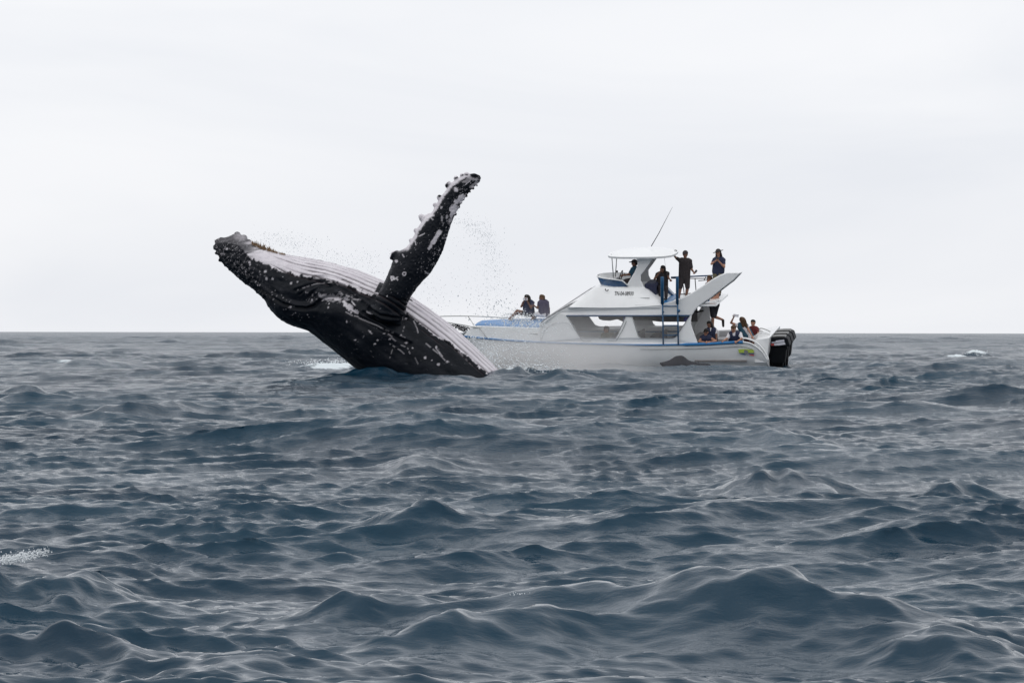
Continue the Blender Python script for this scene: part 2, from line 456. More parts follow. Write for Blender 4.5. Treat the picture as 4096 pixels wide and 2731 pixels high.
def polyline_dist(x, y, pts):
    pts = np.asarray(pts, float); best = np.full(x.shape, 1e9); along = np.zeros(x.shape); s0 = 0.0
    for (ax, ay), (bx, by) in zip(pts[:-1], pts[1:]):
        L = math.hypot(bx - ax, by - ay); t = np.clip(((x - ax) * (bx - ax) + (y - ay) * (by - ay)) / (L * L), 0, 1)
        d = np.hypot(x - ax - t * (bx - ax), y - ay - t * (by - ay))
        m_ = d < best; best = np.where(m_, d, best); along = np.where(m_, s0 + t * L, along); s0 += L
    return best, along
def inside(x, y, poly):
    r = np.zeros(x.shape, bool); n_ = len(poly)
    for i in range(n_):
        x1, y1 = poly[i]; x2, y2 = poly[(i + 1) % n_]
        c = ((y1 > y) != (y2 > y)) & (x < (x2 - x1) * (y - y1) / ((y2 - y1) if y2 != y1 else 1e-9) + x1); r ^= c
    return r
def sstep(a, b, v):
    t = np.clip((v - a) / (b - a), 0, 1); return t * t * (3 - 2 * t)

# which vertices belong to the flipper
flip_poly = [(r[0] - 18, r[1]) for r in FLIP[2:]] + [(1930, 690), (1940, 715)] + [(r[2] + 12, r[3] + 4) for r in FLIP[::-1][:-2]]
is_flip = inside(qx, qy, flip_poly) & (co[:, 1] < 59.6)
# body parameters: station and how far down from the belly line (0) to the back line (1)
BR = spline(BODY, 500)
bt = np.stack([BR[:, 0], BR[:, 1]], 1); bb = np.stack([BR[:, 2], BR[:, 3]], 1)
bc = (bt + bb) / 2
st = np.zeros(N); frac = np.zeros(N)
for s0 in range(0, N, 20000):
    x_, y_ = qx[s0:s0 + 20000], qy[s0:s0 + 20000]
    # signed distance to every across-line: choose the nearest across-line segment
    ax, ay = bt[:, 0][None], bt[:, 1][None]; dx, dy = (bb - bt)[:, 0][None], (bb - bt)[:, 1][None]
    t = np.clip(((x_[:, None] - ax) * dx + (y_[:, None] - ay) * dy) / (dx * dx + dy * dy), -0.05, 1.05)
    d = np.hypot(x_[:, None] - ax - t * dx, y_[:, None] - ay - t * dy)
    k = np.argmin(d, 1); st[s0:s0 + 20000] = k; frac[s0:s0 + 20000] = t[np.arange(len(k)), k]
cosph = np.clip(1 - 2 * frac, -1, 1)
phi = np.degrees(np.arccos(cosph))           # 0 on the belly line, 180 on the back
along_px = st / 500 * 1500

nz1 = value_noise(qx / 9, qy / 9, 3) * 0.6 + value_noise(qx / 4, qy / 4, 4) * 0.4
nz2 = value_noise(qx / 22, qy / 22, 5)
nz3 = value_noise(qx / 2.6, qy / 2.6, 6)
EDGE = [(880, 968), (955, 986), (995, 1023), (1049, 1051), (1106, 1080), (1167, 1096), (1228, 1104), (1302, 1117), (1351, 1133), (1412, 1149), (1457, 1174), (1506, 1186),
        (1560, 1225), (1621, 1250), (1660, 1277), (1708, 1318), (1752, 1352), (1793, 1369), (1844, 1406), (1895, 1447), (1939, 1484), (2050, 1600), (2200, 1760)]
ex, ey = np.array(EDGE, float).T
edge_y = np.interp(qx, ex, ey)
above = (edge_y - qy) + (nz1 - 0.5) * 22 + (nz2 - 0.5) * 10
white = sstep(-3, 4, above)
# the chin is dark and streaked where the white begins
chin = sstep(1080, 960, qx + (value_noise(qx / 40, (qy + qx * 0.2) / 5, 8) - 0.5) * 120 + (qy - 985) * 1.0)
white = white * (1 - 0.88 * chin)
grey_lip = np.exp(-((qx - 965) / 32) ** 2 - ((qy - 945) / 22) ** 2)
white = np.maximum(white, grey_lip * 0.55 * (0.6 + 0.6 * nz1))
body = ~is_flip
root_ = inside(qx + (nz1 - .5) * 6, qy + (nz1 - .5) * 6, [(1488, 1235), (1500, 1200), (1520, 1160), (1640, 1190), (1632, 1212), (1622, 1244), (1612, 1262), (1560, 1275)])
white = np.where(root_, 0, white)
# ---- shape of the skin
disp = np.zeros(N)
# throat pleats: long grooves from chin to belly
pl_on = body * sstep(985, 1120, qx) * sstep(-25, 10, edge_y - qy + 12)
period = 9.0
wv = phi / period + 0.25 * np.sin(along_px / 170.0) + (value_noise(along_px / 120, phi * 0 + 1, 12) - 0.5) * 0.5
fr_ = wv - np.floor(wv)
lane = np.floor(wv).astype(np.int64)
start = 960 + (lane * 53 % 7) * 26 + lane * 14
g = np.exp(-((fr_ - 0.5) / 0.13) ** 2) * sstep(0, 80, qx - start)
disp -= pl_on * g * 0.045
pleat = pl_on * g
# mouth line, swirl at its corner, folds behind it
LINES = [
    ([(866, 1004), (900, 1055), (950, 1098), (1010, 1140), (1075, 1180), (1130, 1215), (1180, 1232), (1225, 1236), (1255, 1226), (1278, 1205), (1308, 1192), (1351, 1187), (1388, 1200), (1412, 1232), (1440, 1270), (1514, 1304), (1560, 1335), (1640, 1375)], 0.055, 7, 9),
    ([(1183, 1162), (1228, 1147), (1269, 1130), (1330, 1126), (1391, 1150), (1440, 1182), (1480, 1200)], 0.03, 5, 7),
    ([(1232, 1190), (1253, 1168), (1289, 1147), (1338, 1141), (1391, 1166), (1430, 1195)], 0.03, 5, 7),
    ([(1240, 1118), (1300, 1108), (1351, 1118), (1420, 1150), (1500, 1192)], 0.028, 5, 6),
    ([(1196, 1180), (1222, 1160), (1262, 1143), (1330, 1134)], 0.02, 4, 5),
    ([(1478, 1235), (1520, 1262), (1580, 1272), (1630, 1268)], 0.035, 6, 7),
    ([(1455, 1252), (1520, 1285), (1590, 1290), (1625, 1275)], 0.03, 6, 7),
    ([(1450, 1210), (1490, 1240), (1500, 1270)], 0.03, 6, 7),
    ([(1545, 1180), (1585, 1200), (1630, 1205)], 0.018, 5, 6),
]
wet = np.zeros(N)
for pts, dep, wdt, rdg in LINES:
    d, al = polyline_dist(qx, qy, pts)
    disp -= body * dep * np.exp(-(d / wdt) ** 2)
    # the swollen lip beside each fold
    d2, _ = polyline_dist(qx, qy + 13, pts)
    disp += body * dep * 0.8 * np.exp(-(d2 / rdg) ** 2)
disp += body * 0.10 * np.exp(-((qx - 1335) / 55) ** 2 - ((qy - 1245) / 40) ** 2)        # round the eye
disp -= body * 0.07 * np.exp(-((qx - 1215) / 70) ** 2 - ((qy - 1205) / 22) ** 2)
disp += body * 0.08 * np.exp(-((qx - 1545) / 60) ** 2 - ((qy - 1330) / 40) ** 2)
disp += body * 0.05 * np.exp(-((qx - 1290) / 70) ** 2 - ((qy - 1165) / 14) ** 2)
disp += body * (value_noise(along_px / 60, phi / 9, 31) - 0.5) * 0.035 * (1 - white * 0.8)
disp += body * (value_noise(along_px / 18, phi / 5, 35) - 0.5) * 0.012
disp += (value_noise(qx / 7, qy / 7, 37) - 0.5) * 0.012 * is_flip
# wart rows on the upper jaw
for k in range(34):
    t = random.random(); bx_ = 880 + t * 200; by_ = np.interp(bx_, [862, 918, 1016, 1077, 1106], [985, 1078, 1156, 1227, 1264]) - random.uniform(8, 55)
    rr_ = random.uniform(3, 6); disp += body * 0.03 * np.exp(-((qx - bx_) ** 2 + (qy - by_) ** 2) / rr_ ** 2)
co2 = co + no * disp[:, None]
whale_me.vertices.foreach_set('co', co2.astype(np.float32).ravel()); whale_me.update()

# ---- colour masks
spots = np.zeros(N)
def blot(px, py, rx, ry=None, rot=0, v=1.0, rough=0.5, hole=False, sel=None):
    ry = ry or rx; c, s = math.cos(rot), math.sin(rot)
    u = (qx - px) * c + (qy - py) * s; w_ = -(qx - px) * s + (qy - py) * c
    d = np.sqrt((u / rx) ** 2 + (w_ / ry) ** 2) + (nz1 - 0.5) * rough
    m_ = sstep(1.15, 0.8, d)
    if hole: m_ = m_ * sstep(0.3, 0.6, d)
    if sel is not None: m_ = m_ * sel
    np.maximum(spots, m_ * v, out=spots)
for a in [(998, 1049, 6), (1000, 1060, 4), (1061, 1086, 7), (1065, 1115, 6, 8), (1090, 1115, 6), (1165, 1133, 6), (908, 996, 5), (1247, 1200, 5), (1159, 1230, 5), (983, 1087, 4), (1190, 1127, 4),
          (1625, 1370, 9, 4), (1701, 1430, 7), (1754, 1457, 8, 7), (1388, 1287, 4, 7), (1480, 1326, 5), (1316, 1229, 5), (1318, 1215, 4), (1512, 1360, 5), (1500, 1375, 6, 4), (1650, 1392, 4), (1560, 1356, 6, 3),
          (1745, 1390, 5, 9), (1758, 1412, 4, 7), (1604, 1342, 4), (1420, 1360, 5, 3), (1548, 1184, 3), (1728, 1440, 4), (1790, 1445, 4), (1625, 1272, 7, 5), (1612, 1266, 4)]:
    blot(*[q * .8 if i_ in (2, 3) else q for i_, q in enumerate(a)], v=0.68)
for a in [(1382, 1215, 16, 9, 0.9), (1402, 1232, 20, 10, 0.9), (1422, 1246, 14, 7, 0.3), (1352, 1196, 22, 4, 0.1), (1330, 1192, 30, 3, -0.05), (1300, 1196, 16, 3, -0.4), (1388, 1196, 24, 3, 0.5), (1412, 1212, 12, 3, 0.9)]:
    blot(*a, v=0.9, rough=1.5)
blot(1340, 1190, 70, 14, 0.1, v=0.35, rough=2.4)
# long pale scratches, and wet glints painted in pale, that run with the body
def stroke(pts, w, v, br=0.55):
    d, al = polyline_dist(qx, qy, pts)
    m_ = sstep(w + 0.9, w * 0.3, d) * (value_noise(al / 9 + pts[0][0], d * 0, 51) > br) * body
    np.maximum(spots, m_ * v * .62, out=spots)
stroke([(1385, 1248), (1410, 1262)], 2.2, .9, 0.1); stroke([(1418, 1263), (1432, 1266)], 2.4, .9, 0.1); stroke([(1434, 1271), (1480, 1290), (1505, 1300), (1530, 1313)], 2.2, .9, 0.25)
stroke([(1530, 1313), (1580, 1336), (1620, 1350)], 2, .5, .35); stroke([(1470, 1248), (1488, 1256)], 2.2, .8, .1); stroke([(1475, 1322), (1488, 1334)], 2.6, .8, .1)
stroke([(1535, 1334), (1555, 1337), (1568, 1346)], 2, .8, .1); stroke([(1565, 1350), (1600, 1378), (1630, 1390), (1640, 1415)], 2, .7, .4); stroke([(1560, 1375), (1600, 1400), (1622, 1420)], 2.4, .7, .4)
stroke([(1700, 1370), (1760, 1420), (1800, 1462)], 2.2, .7, .45); stroke([(1745, 1395), (1770, 1425), (1778, 1440), (1795, 1447)], 2.4, .8, .2); stroke([(1830, 1400), (1890, 1460)], 2, .7, .3)
stroke([(1610, 1275), (1618, 1300), (1612, 1325)], 2.2, .6, .4); stroke([(1655, 1285), (1668, 1310), (1672, 1330)], 2.4, .8, .3); stroke([(1300, 1098), (1380, 1128), (1440, 1150), (1495, 1185)], 3.5, .9, .45)
stroke([(1240, 1110), (1330, 1118), (1400, 1140)], 2.2, .8, .5); stroke([(1190, 1160), (1260, 1135), (1330, 1128)], 2, .6, .5); stroke([(1310, 1180), (1360, 1178), (1410, 1190)], 1.8, .8, .4)
stroke([(1570, 1395), (1560, 1430)], 1.8, .5, .4); stroke([(1660, 1430), (1672, 1455)], 1.8, .5, .3)
rs = random.Random(5)
for k in range(24):
    s_ = rs.uniform(0.30, 0.80); f_ = rs.uniform(0.35, 0.95) if rs.random() < 0.8 else rs.uniform(.9, .98)
    k_ = int(s_ * 499); x0 = lerp(bt[k_, 0], bb[k_, 0], f_); y0 = lerp(bt[k_, 1], bb[k_, 1], f_)
    ang = math.radians(35 + rs.gauss(0, 22)); L_ = rs.choice([1, 1, 2, 2, 4, 6, 10])
    stroke([(x0, y0), (x0 + L_ * math.cos(ang), y0 + L_ * math.sin(ang))], rs.uniform(0.6, 1.1), rs.uniform(0.1, 0.4), 0.2)
for k in range(70):
    x0 = rs.uniform(870, 1240); y0 = np.interp(x0, [862, 918, 1016, 1106, 1240], [990, 1070, 1150, 1240, 1300]) - rs.uniform(2, 95)
    blot(x0, y0, rs.uniform(1.2, 2.6), v=rs.uniform(0.15, 0.6), sel=body)
# speckles on the snout
spots = np.maximum(spots, 0.45 * body * (nz3 > 0.72) * sstep(1120, 880, qx) * sstep(0.35, 0.65, nz1))
spots *= body
# flipper
fm = np.zeros(N)
dl, _ = polyline_dist(qx, qy, [(r[0], r[1]) for r in FLIP[5:]])
dr, _ = polyline_dist(qx, qy, [(r[2], r[3]) for r in FLIP[2:]])
lead = sstep(17, 9, dl + (nz1 - 0.5) * 12) * sstep(1015, 985, qy)
fm = np.maximum(fm, lead * 0.95)
def fb_(px, py, rx, ry, rot, v=1.0, rough=1.3):
    c, s = math.cos(rot), math.sin(rot); u = (qx - px) * c + (qy - py) * s; w_ = -(qx - px) * s + (qy - py) * c
    d = np.sqrt((u / rx) ** 2 + (w_ / ry) ** 2) + (nz1 - 0.5) * rough
    global fm
    fm = np.maximum(fm, v * sstep(1.15, 0.85, d))
for a in [(1842, 797, 22, 13, -.9), (1826, 805, 9, 9, 0), (1815, 838, 20, 14, -1.0), (1808, 855, 16, 8, -1.3), (1800, 885, 12, 7, -1.2, .6), (1823, 757, 11, 8, .4, .9), (1738, 960, 34, 8, -1.0, .95), (1722, 985, 20, 7, -1.1, .8),
          (1755, 932, 14, 8, -1, .9), (1885, 712, 26, 10, .1, .6), (1870, 722, 20, 7, -.3, .45), (1765, 829, 5, 5, 0, .7), (1585, 1045, 6, 6, 0, .85, .5), (1768, 870, 4, 7, 0, .5), (1788, 866, 4, 8, .2, .6), (1767, 880, 3, 5, 0, .6)]:
    fb_(*a)
for (px, py) in [(1617, 1095), (1570, 1112)]:
    d = np.abs(np.hypot(qx - px, qy - py) - 6.5); fm = np.maximum(fm, .85 * sstep(3.0, 1.2, d))
for pts in [[(1563, 1105), (1578, 1118), (1590, 1108)], [(1566, 1122), (1585, 1112), (1592, 1122)], [(1675, 945), (1697, 935)], [(1660, 962), (1664, 980)], [(1610, 1018), (1616, 1028)], [(1720, 868), (1732, 880)], [(1700, 1085), (1710, 1095), (1722, 1095)], [(1880, 725), (1860, 740)]]:
    d, _ = polyline_dist(qx, qy, pts); fm = np.maximum(fm, .8 * sstep(2.6, 1.0, d))
trail = sstep(55, 10, dr) * sstep(1130, 1040, qy)
fm = np.maximum(fm, 0.6 * trail * (nz3 > 0.74) * (nz1 > 0.5))
fm = np.maximum(fm, 0.35 * (nz3 > 0.92) * (nz1 > .45))
for (px, py) in [(1872, 712), (1905, 735), (1890, 745)]: fb_(px, py, 14, 6, -.4, .5, 2.0)
knob = np.zeros(N)
for px, py, r in [(1573, 1020, 19), (1671, 866, 13), (1757, 783, 7), (1786, 742, 9), (1824, 709, 9), (1848, 699, 5), (1866, 694, 8), (1900, 692, 22)]:
    knob = np.maximum(knob, sstep(r + 3, r - 3, np.hypot(qx - px, qy - py) + (nz1 - .5) * 6))
fm *= (1 - knob) ; fm *= is_flip
whitev = np.where(is_flip, fm, np.maximum(white, spots))
# darker colour along the pleat grooves, broken into streaks
dark_marks = pleat * sstep(0.22, 0.5, value_noise(along_px / 40, lane * 3.1, 61)) * (0.55 + 0.45 * sstep(20, 60, phi)) * 1.0
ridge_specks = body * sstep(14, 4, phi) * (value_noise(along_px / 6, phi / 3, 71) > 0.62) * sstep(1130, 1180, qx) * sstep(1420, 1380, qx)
dark_marks = np.maximum(dark_marks, ridge_specks * 0.85)
dark_marks = np.where(is_flip, 0, dark_marks)
add_attr(whale_me, 'pale', whitev); add_attr(whale_me, 'streak', dark_marks)

wm, n_, l_, b_ = new_mat('whale_skin')
at = n_.new('ShaderNodeAttribute'); at.attribute_name = 'pale'
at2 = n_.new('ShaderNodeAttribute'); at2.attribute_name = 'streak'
tcn = n_.new('ShaderNodeTexCoord')
def nn(scale, det=6, rough=.65):
    t = n_.new('ShaderNodeTexNoise'); t.inputs['Scale'].default_value = scale; t.inputs['Detail'].default_value = det; t.inputs['Roughness'].default_value = rough
    l_.new(tcn.outputs['Object'], t.inputs['Vector']); return t.outputs[0]
dark = n_.new('ShaderNodeValToRGB'); dark.color_ramp.elements[0].position = .35; dark.color_ramp.elements[1].position = .75
dark.color_ramp.elements[0].color = (0.0025, 0.0045, 0.008, 1); dark.color_ramp.elements[1].color = (0.012, 0.014, 0.020, 1)
l_.new(nn(3.0), dark.inputs[0])
pale = n_.new('ShaderNodeValToRGB'); pale.color_ramp.elements[0].position = .3; pale.color_ramp.elements[1].position = .7
pale.color_ramp.elements[0].color = (0.62, 0.58, 0.62, 1); pale.color_ramp.elements[1].color = (0.80, 0.77, 0.80, 1)
l_.new(nn(2.0), pale.inputs[0])
m1 = n_.new('ShaderNodeMixRGB'); l_.new(at.outputs['Fac'], m1.inputs[0]); l_.new(pale.outputs[0], m1.inputs[2])
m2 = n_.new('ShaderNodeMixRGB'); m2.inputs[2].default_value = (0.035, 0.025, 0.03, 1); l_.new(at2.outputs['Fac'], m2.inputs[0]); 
mpz = n_.new('ShaderNodeMapping'); mpz.inputs['Rotation'].default_value = (0, math.radians(-36), 0); mpz.inputs['Scale'].default_value = (1.0, 2.5, 5.0)
l_.new(tcn.outputs['Object'], mpz.inputs[0]); tz = n_.new('ShaderNodeTexNoise'); tz.inputs['Scale'].default_value = 2.6; tz.inputs['Detail'].default_value = 9; tz.inputs['Roughness'].default_value = .72
l_.new(mpz.outputs[0], tz.inputs['Vector']); rz = n_.new('ShaderNodeMapRange'); rz.inputs[1].default_value = .63; rz.inputs[2].default_value = .72; rz.inputs[4].default_value = .30; l_.new(tz.outputs[0], rz.inputs[0])
tv = n_.new('ShaderNodeTexNoise'); tv.inputs['Scale'].default_value = 11; tv.inputs['Detail'].default_value = 4; l_.new(tcn.outputs['Object'], tv.inputs['Vector'])
rv_ = n_.new('ShaderNodeMapRange'); rv_.inputs[1].default_value = .70; rv_.inputs[2].default_value = .76; rv_.inputs[4].default_value = .5; l_.new(tv.outputs[0], rv_.inputs[0])
mxz = n_.new('ShaderNodeMath'); mxz.operation = 'MAXIMUM'; l_.new(rz.outputs[0], mxz.inputs[0]); l_.new(rv_.outputs[0], mxz.inputs[1])
m3 = n_.new('ShaderNodeMixRGB'); m3.inputs[2].default_value = (.45, .45, .48, 1); l_.new(mxz.outputs[0], m3.inputs[0]); l_.new(dark.outputs[0], m3.inputs[1]); l_.new(m3.outputs[0], m1.inputs[1])
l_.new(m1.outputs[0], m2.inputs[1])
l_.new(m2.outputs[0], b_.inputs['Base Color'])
rmp = n_.new('ShaderNodeMapRange'); rmp.inputs[1].default_value = .3; rmp.inputs[2].default_value = .7; rmp.inputs[3].default_value = 0.28; rmp.inputs[4].default_value = 0.5
l_.new(nn(5.0), rmp.inputs[0]); l_.new(rmp.outputs[0], b_.inputs['Roughness'])
b_.inputs['Specular IOR Level'].default_value = 0.16
bq = n_.new('ShaderNodeBump'); bq.inputs['Strength'].default_value = .5; bq.inputs['Distance'].default_value = .03
l_.new(nn(14.0, 8, .7), bq.inputs['Height']); l_.new(bq.outputs[0], b_.inputs['Normal'])

whale = link('humpback_whale', whale_me, wm, label='breaching humpback whale, black with white pleated belly and one flipper raised', category='whale')
# baleen showing above the lip of the jaw
V, F = [], []
for k in range(210):
    t = random.random(); px = 1008 + t * 134; py = np.interp(px, [1008, 1058, 1110, 1145], [974, 995, 1009, 1017])
    d = WD - 0.12 + random.uniform(-.12, .12)
    a = w2(px, py + 5, d); hgt = random.uniform(.04, .13) * (0.5 + 0.8 * math.sin(math.pi * min(1, t * 1.2 + .15)) ** .6)
    lean = Vector((random.uniform(-.5, .35), random.uniform(-.2, .2), 1)).normalized() * hgt
    w = random.uniform(.008, .018); o = len(V)
    V += [a + Vector((-w, 0, 0)), a + Vector((w, 0, 0)), a + Vector((0, w, 0)), a + lean]
    F += [(o, o + 1, o + 3), (o + 1, o + 2, o + 3), (o + 2, o, o + 3), (o, o + 2, o + 1)]
bme = bpy.data.meshes.new('baleen'); bme.from_pydata([tuple(v) for v in V], [], F); bme.update()
link('baleen', bme, simple_mat('baleen_brown', (0.21, 0.13, 0.07), 0.8, var=.5, scale=30), whale, kind='stuff')

# ------------------------------------------------------------------ the second whale, its back and low fin before the boat
FD = 80.0
fin_pairs = [(2640, 1446, 2640, 1452, .6), (2672, 1438, 2660, 1470, .6), (2700, 1422, 2690, 1490, .6), (2712, 1418.5, 2708, 1492, .6), (2728, 1418, 2726, 1494, .6), (2742, 1426, 2744, 1494, .6), (2756, 1437, 2762, 1492, .6),
             (2780, 1444, 2782, 1490, .7), (2805, 1448, 2806, 1486, .8), (2830, 1449, 2830, 1480, .8), (2844, 1456, 2844, 1474, .7)]
rows = spline(fin_pairs, 60); V = []
for r in rows:
    a, b = P(r[0], r[1] + 4, FD), P(r[2], r[3] + 4, FD); c = (a + b) / 2; h = (a - b) / 2
    for s in range(20):
        ph = 2 * math.pi * s / 20; cs = math.cos(ph); sn = math.sin(ph)
        wdt = h.length * (1.0 if cs < 0 else (1 - cs) ** .8 * .8 + .15)
        V.append(c + h * cs + Vector((0, -1, 0)) * wdt * sn)
F = [(k * 20 + s, k * 20 + (s + 1) % 20, (k + 1) * 20 + (s + 1) % 20, (k + 1) * 20 + s) for k in range(59) for s in range(20)] + [tuple(range(20)), tuple(range(59 * 20, 60 * 20))[::-1]]
dme = bpy.data.meshes.new('whale_back'); dme.from_pydata([tuple(v) for v in V], [], F); dme.update(); smooth(dme)
link('surfacing_whale', dme, simple_mat('whale_back_grey', (0.010, 0.011, 0.018), .6, var=.35, scale=5, bump=.4), label='dark back and stubby dorsal fin of a second whale surfacing beside the boat hull', category='whale')
# ------------------------------------------------------------------ the tour boat
BD = 88.0
BOAT = Matrix.Translation(P(2500, 1440, BD)) @ Matrix.Rotation(math.radians(-14), 4, 'Z') @ Matrix.Rotation(math.radians(9), 4, 'X')
BINV = BOAT.inverted()
def L(px, py, y):
    """boat-frame point seen at a photograph pixel, on the fore-and-aft plane at distance y from the keel line"""
    o = BINV @ CAM.translation; d = BINV.to_3x3() @ pray(px, py)
    return o + d * ((y - o.y) / d.y)
def W(px, py, y): return BOAT @ L(px, py, y)

M = dict(
    gel=simple_mat('white_gelcoat', (0.86, 0.87, 0.87), .32, var=.06, scale=1.4, coat=.3),
    gelgrey=simple_mat('shaded_inner_gelcoat', (0.50, 0.50, 0.51), .5, var=.1, scale=2),  # darker copy of the white gelcoat, shade put into its colour
    blue=simple_mat('blue_trim_paint', (0.015, 0.17, 0.42), .35, var=.15, scale=4),
    navy=simple_mat('dark_blue_paint', (0.012, 0.06, 0.15), .4, var=.2, scale=4),
    deckblue=simple_mat('light_blue_deck_paint', (0.14, 0.28, 0.52), .5, var=.12, scale=3),
    coam=simple_mat('deep_blue_gelcoat', (0.02, 0.085, 0.20), .25, var=.15, scale=3, coat=.4),
    steel=simple_mat('rail_steel', (0.42, 0.43, 0.42), .28, metal=.8, var=.15, scale=10),
    ladder=simple_mat('ladder_blue_paint', (0.012, 0.085, 0.19), .4, var=.25, scale=9),
    dark=simple_mat('dark_rubber', (0.02, 0.02, 0.025), .6, var=.2),
    engine=simple_mat('engine_black', (0.008, 0.010, 0.013), .55, spec=.12, var=.3, scale=6),
    leg=simple_mat('engine_leg_black', (0.006, 0.007, 0.009), .6, spec=.1, var=.3, scale=6),
    chrome=simple_mat('engine_top_grey', (0.07, 0.07, 0.065), .35, var=.2, scale=8),
    sticker=simple_mat('white_decal', (0.60, 0.60, 0.66), .5, var=.12, scale=12),
    red=simple_mat('red_decal', (0.50, 0.08, 0.07), .5, var=.3, scale=12),
    yel=simple_mat('flag_yellow', (0.38, 0.50, 0.07), .6, var=.25, scale=14),
    fblue=simple_mat('flag_blue', (0.03, 0.07, 0.17), .6, var=.2, scale=14),
    rope=simple_mat('dark_rope', (0.05, 0.045, 0.055), .9, var=.3, scale=20),
    seam=simple_mat('seam_grey', (0.19, 0.20, 0.21), .7, var=.2),
    letter=simple_mat('registration_black', (0.035, 0.04, 0.045), .6, var=.2),
    canvas=simple_mat('purple_blue_canvas', (0.10, 0.10, 0.28), .9, var=.2, scale=8),
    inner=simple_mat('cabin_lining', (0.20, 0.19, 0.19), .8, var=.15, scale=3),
    cush=simple_mat('dark_cushion', (0.02, 0.025, 0.06), .8, var=.3, scale=8),
)

boat = bpy.data.objects.new('tour_boat', None); COL.objects.link(boat); boat.matrix_world = BOAT
boat['label'] = 'white two deck tour boat with blue trim and three outboard engines'; boat['category'] = 'boat'

def bpart(name, V, F, mat, parent=None, sm=False, bevel=0.0, solid=0.0, **props):
    me = bpy.data.meshes.new(name); me.from_pydata([tuple(v) for v in V], [], F); me.update()
    bm = bmesh.new(); bm.from_mesh(me); bmesh.ops.remove_doubles(bm, verts=bm.verts[:], dist=1e-5)
    bmesh.ops.recalc_face_normals(bm, faces=bm.faces[:]); bm.to_mesh(me); bm.free()
    if sm: smooth(me)
    o = link(name, me, M[mat] if isinstance(mat, str) else mat, parent or boat, **props)
    if solid:
        s = o.modifiers.new('thickness', 'SOLIDIFY'); s.thickness = solid; s.offset = -1
    if bevel:
        b = o.modifiers.new('bevel', 'BEVEL'); b.width = bevel; b.segments = 2; b.limit_method = 'ANGLE'
    return o

def grid_faces(rows, cols, closed=False):
    F = []
    for i in range(rows - 1):
        for j in range(cols - (0 if closed else 1)):
            a, b = i * cols + j, i * cols + (j + 1) % cols
            F.append((a, b, b + cols, a + cols))
    return F

def plate(name, poly, y, t, mat, holes=(), parent=None, bevel=0.01, ylist=None, **props):
    """a flat shape seen side-on: outline in photograph pixels, standing at y and t metres thick"""
    loops = [list(poly)] + [list(h) for h in holes]
    ys = ylist or [y] * len(poly)
    P3 = []; k = 0
    for li, lp in enumerate(loops):
        for i, p in enumerate(lp): P3.append(L(p[0], p[1], ys[i] if li == 0 else y))
    tri = tessellate_polygon([[Vector((p[0], -p[1], 0)) for p in lp] for lp in loops])
    n = len(P3); V = P3 + [p + Vector((0, t, 0)) for p in P3]
    F = [tuple(q) for q in tri] + [tuple(i + n for i in q)[::-1] for q in tri]
    o = 0
    for lp in loops:
        c = len(lp)
        for i in range(c): F.append((o + i, o + (i + 1) % c, n + o + (i + 1) % c, n + o + i))
        o += c
    return bpart(name, V, F, mat, parent, bevel=bevel, **props)

def tube_mesh(pts, r, seg=8, closed=False):
    pts = [Vector(p) for p in pts]; V, F = [], []; n = len(pts)
    rs = r if isinstance(r, (list, tuple)) else [r] * n
    for i, p in enumerate(pts):
        a = pts[max(i - 1, 0)]; b = pts[min(i + 1, n - 1)]
        if closed: a, b = pts[(i - 1) % n], pts[(i + 1) % n]
        d = (b - a).normalized(); u = d.orthogonal().normalized() if i == 0 else (u - d * u.dot(d)).normalized(); v = d.cross(u)
        for s in range(seg):
            ph = 2 * math.pi * s / seg; V.append(p + (u * math.cos(ph) + v * math.sin(ph)) * rs[i])
    for i in range(n if closed else n - 1):
        for s in range(seg):
            a, b = i * seg + s, i * seg + (s + 1) % seg; a2, b2 = ((i + 1) % n) * seg + s, ((i + 1) % n) * seg + (s + 1) % seg
            F.append((a, b, b2, a2))
    if not closed: F += [tuple(range(seg))[::-1], tuple(range((n - 1) * seg, n * seg))]
    return V, F

def smooth_path(pts, n):
    return [Vector(p) for p in spline([tuple(p) for p in pts], n)]

def rail(name, pts, r, mat, parent=None, **props):
    V, F = tube_mesh(pts, r); return bpart(name, V, F, mat, parent, sm=True, **props)

def box(a, b):
    (x0, y0, z0), (x1, y1, z1) = a, b
    V = [Vector(p) for p in [(x0, y0, z0), (x1, y0, z0), (x1, y1, z0), (x0, y1, z0), (x0, y0, z1), (x1, y0, z1), (x1, y1, z1), (x0, y1, z1)]]
    return V, [(0, 3, 2, 1), (4, 5, 6, 7), (0, 1, 5, 4), (1, 2, 6, 5), (2, 3, 7, 6), (3, 0, 4, 7)]

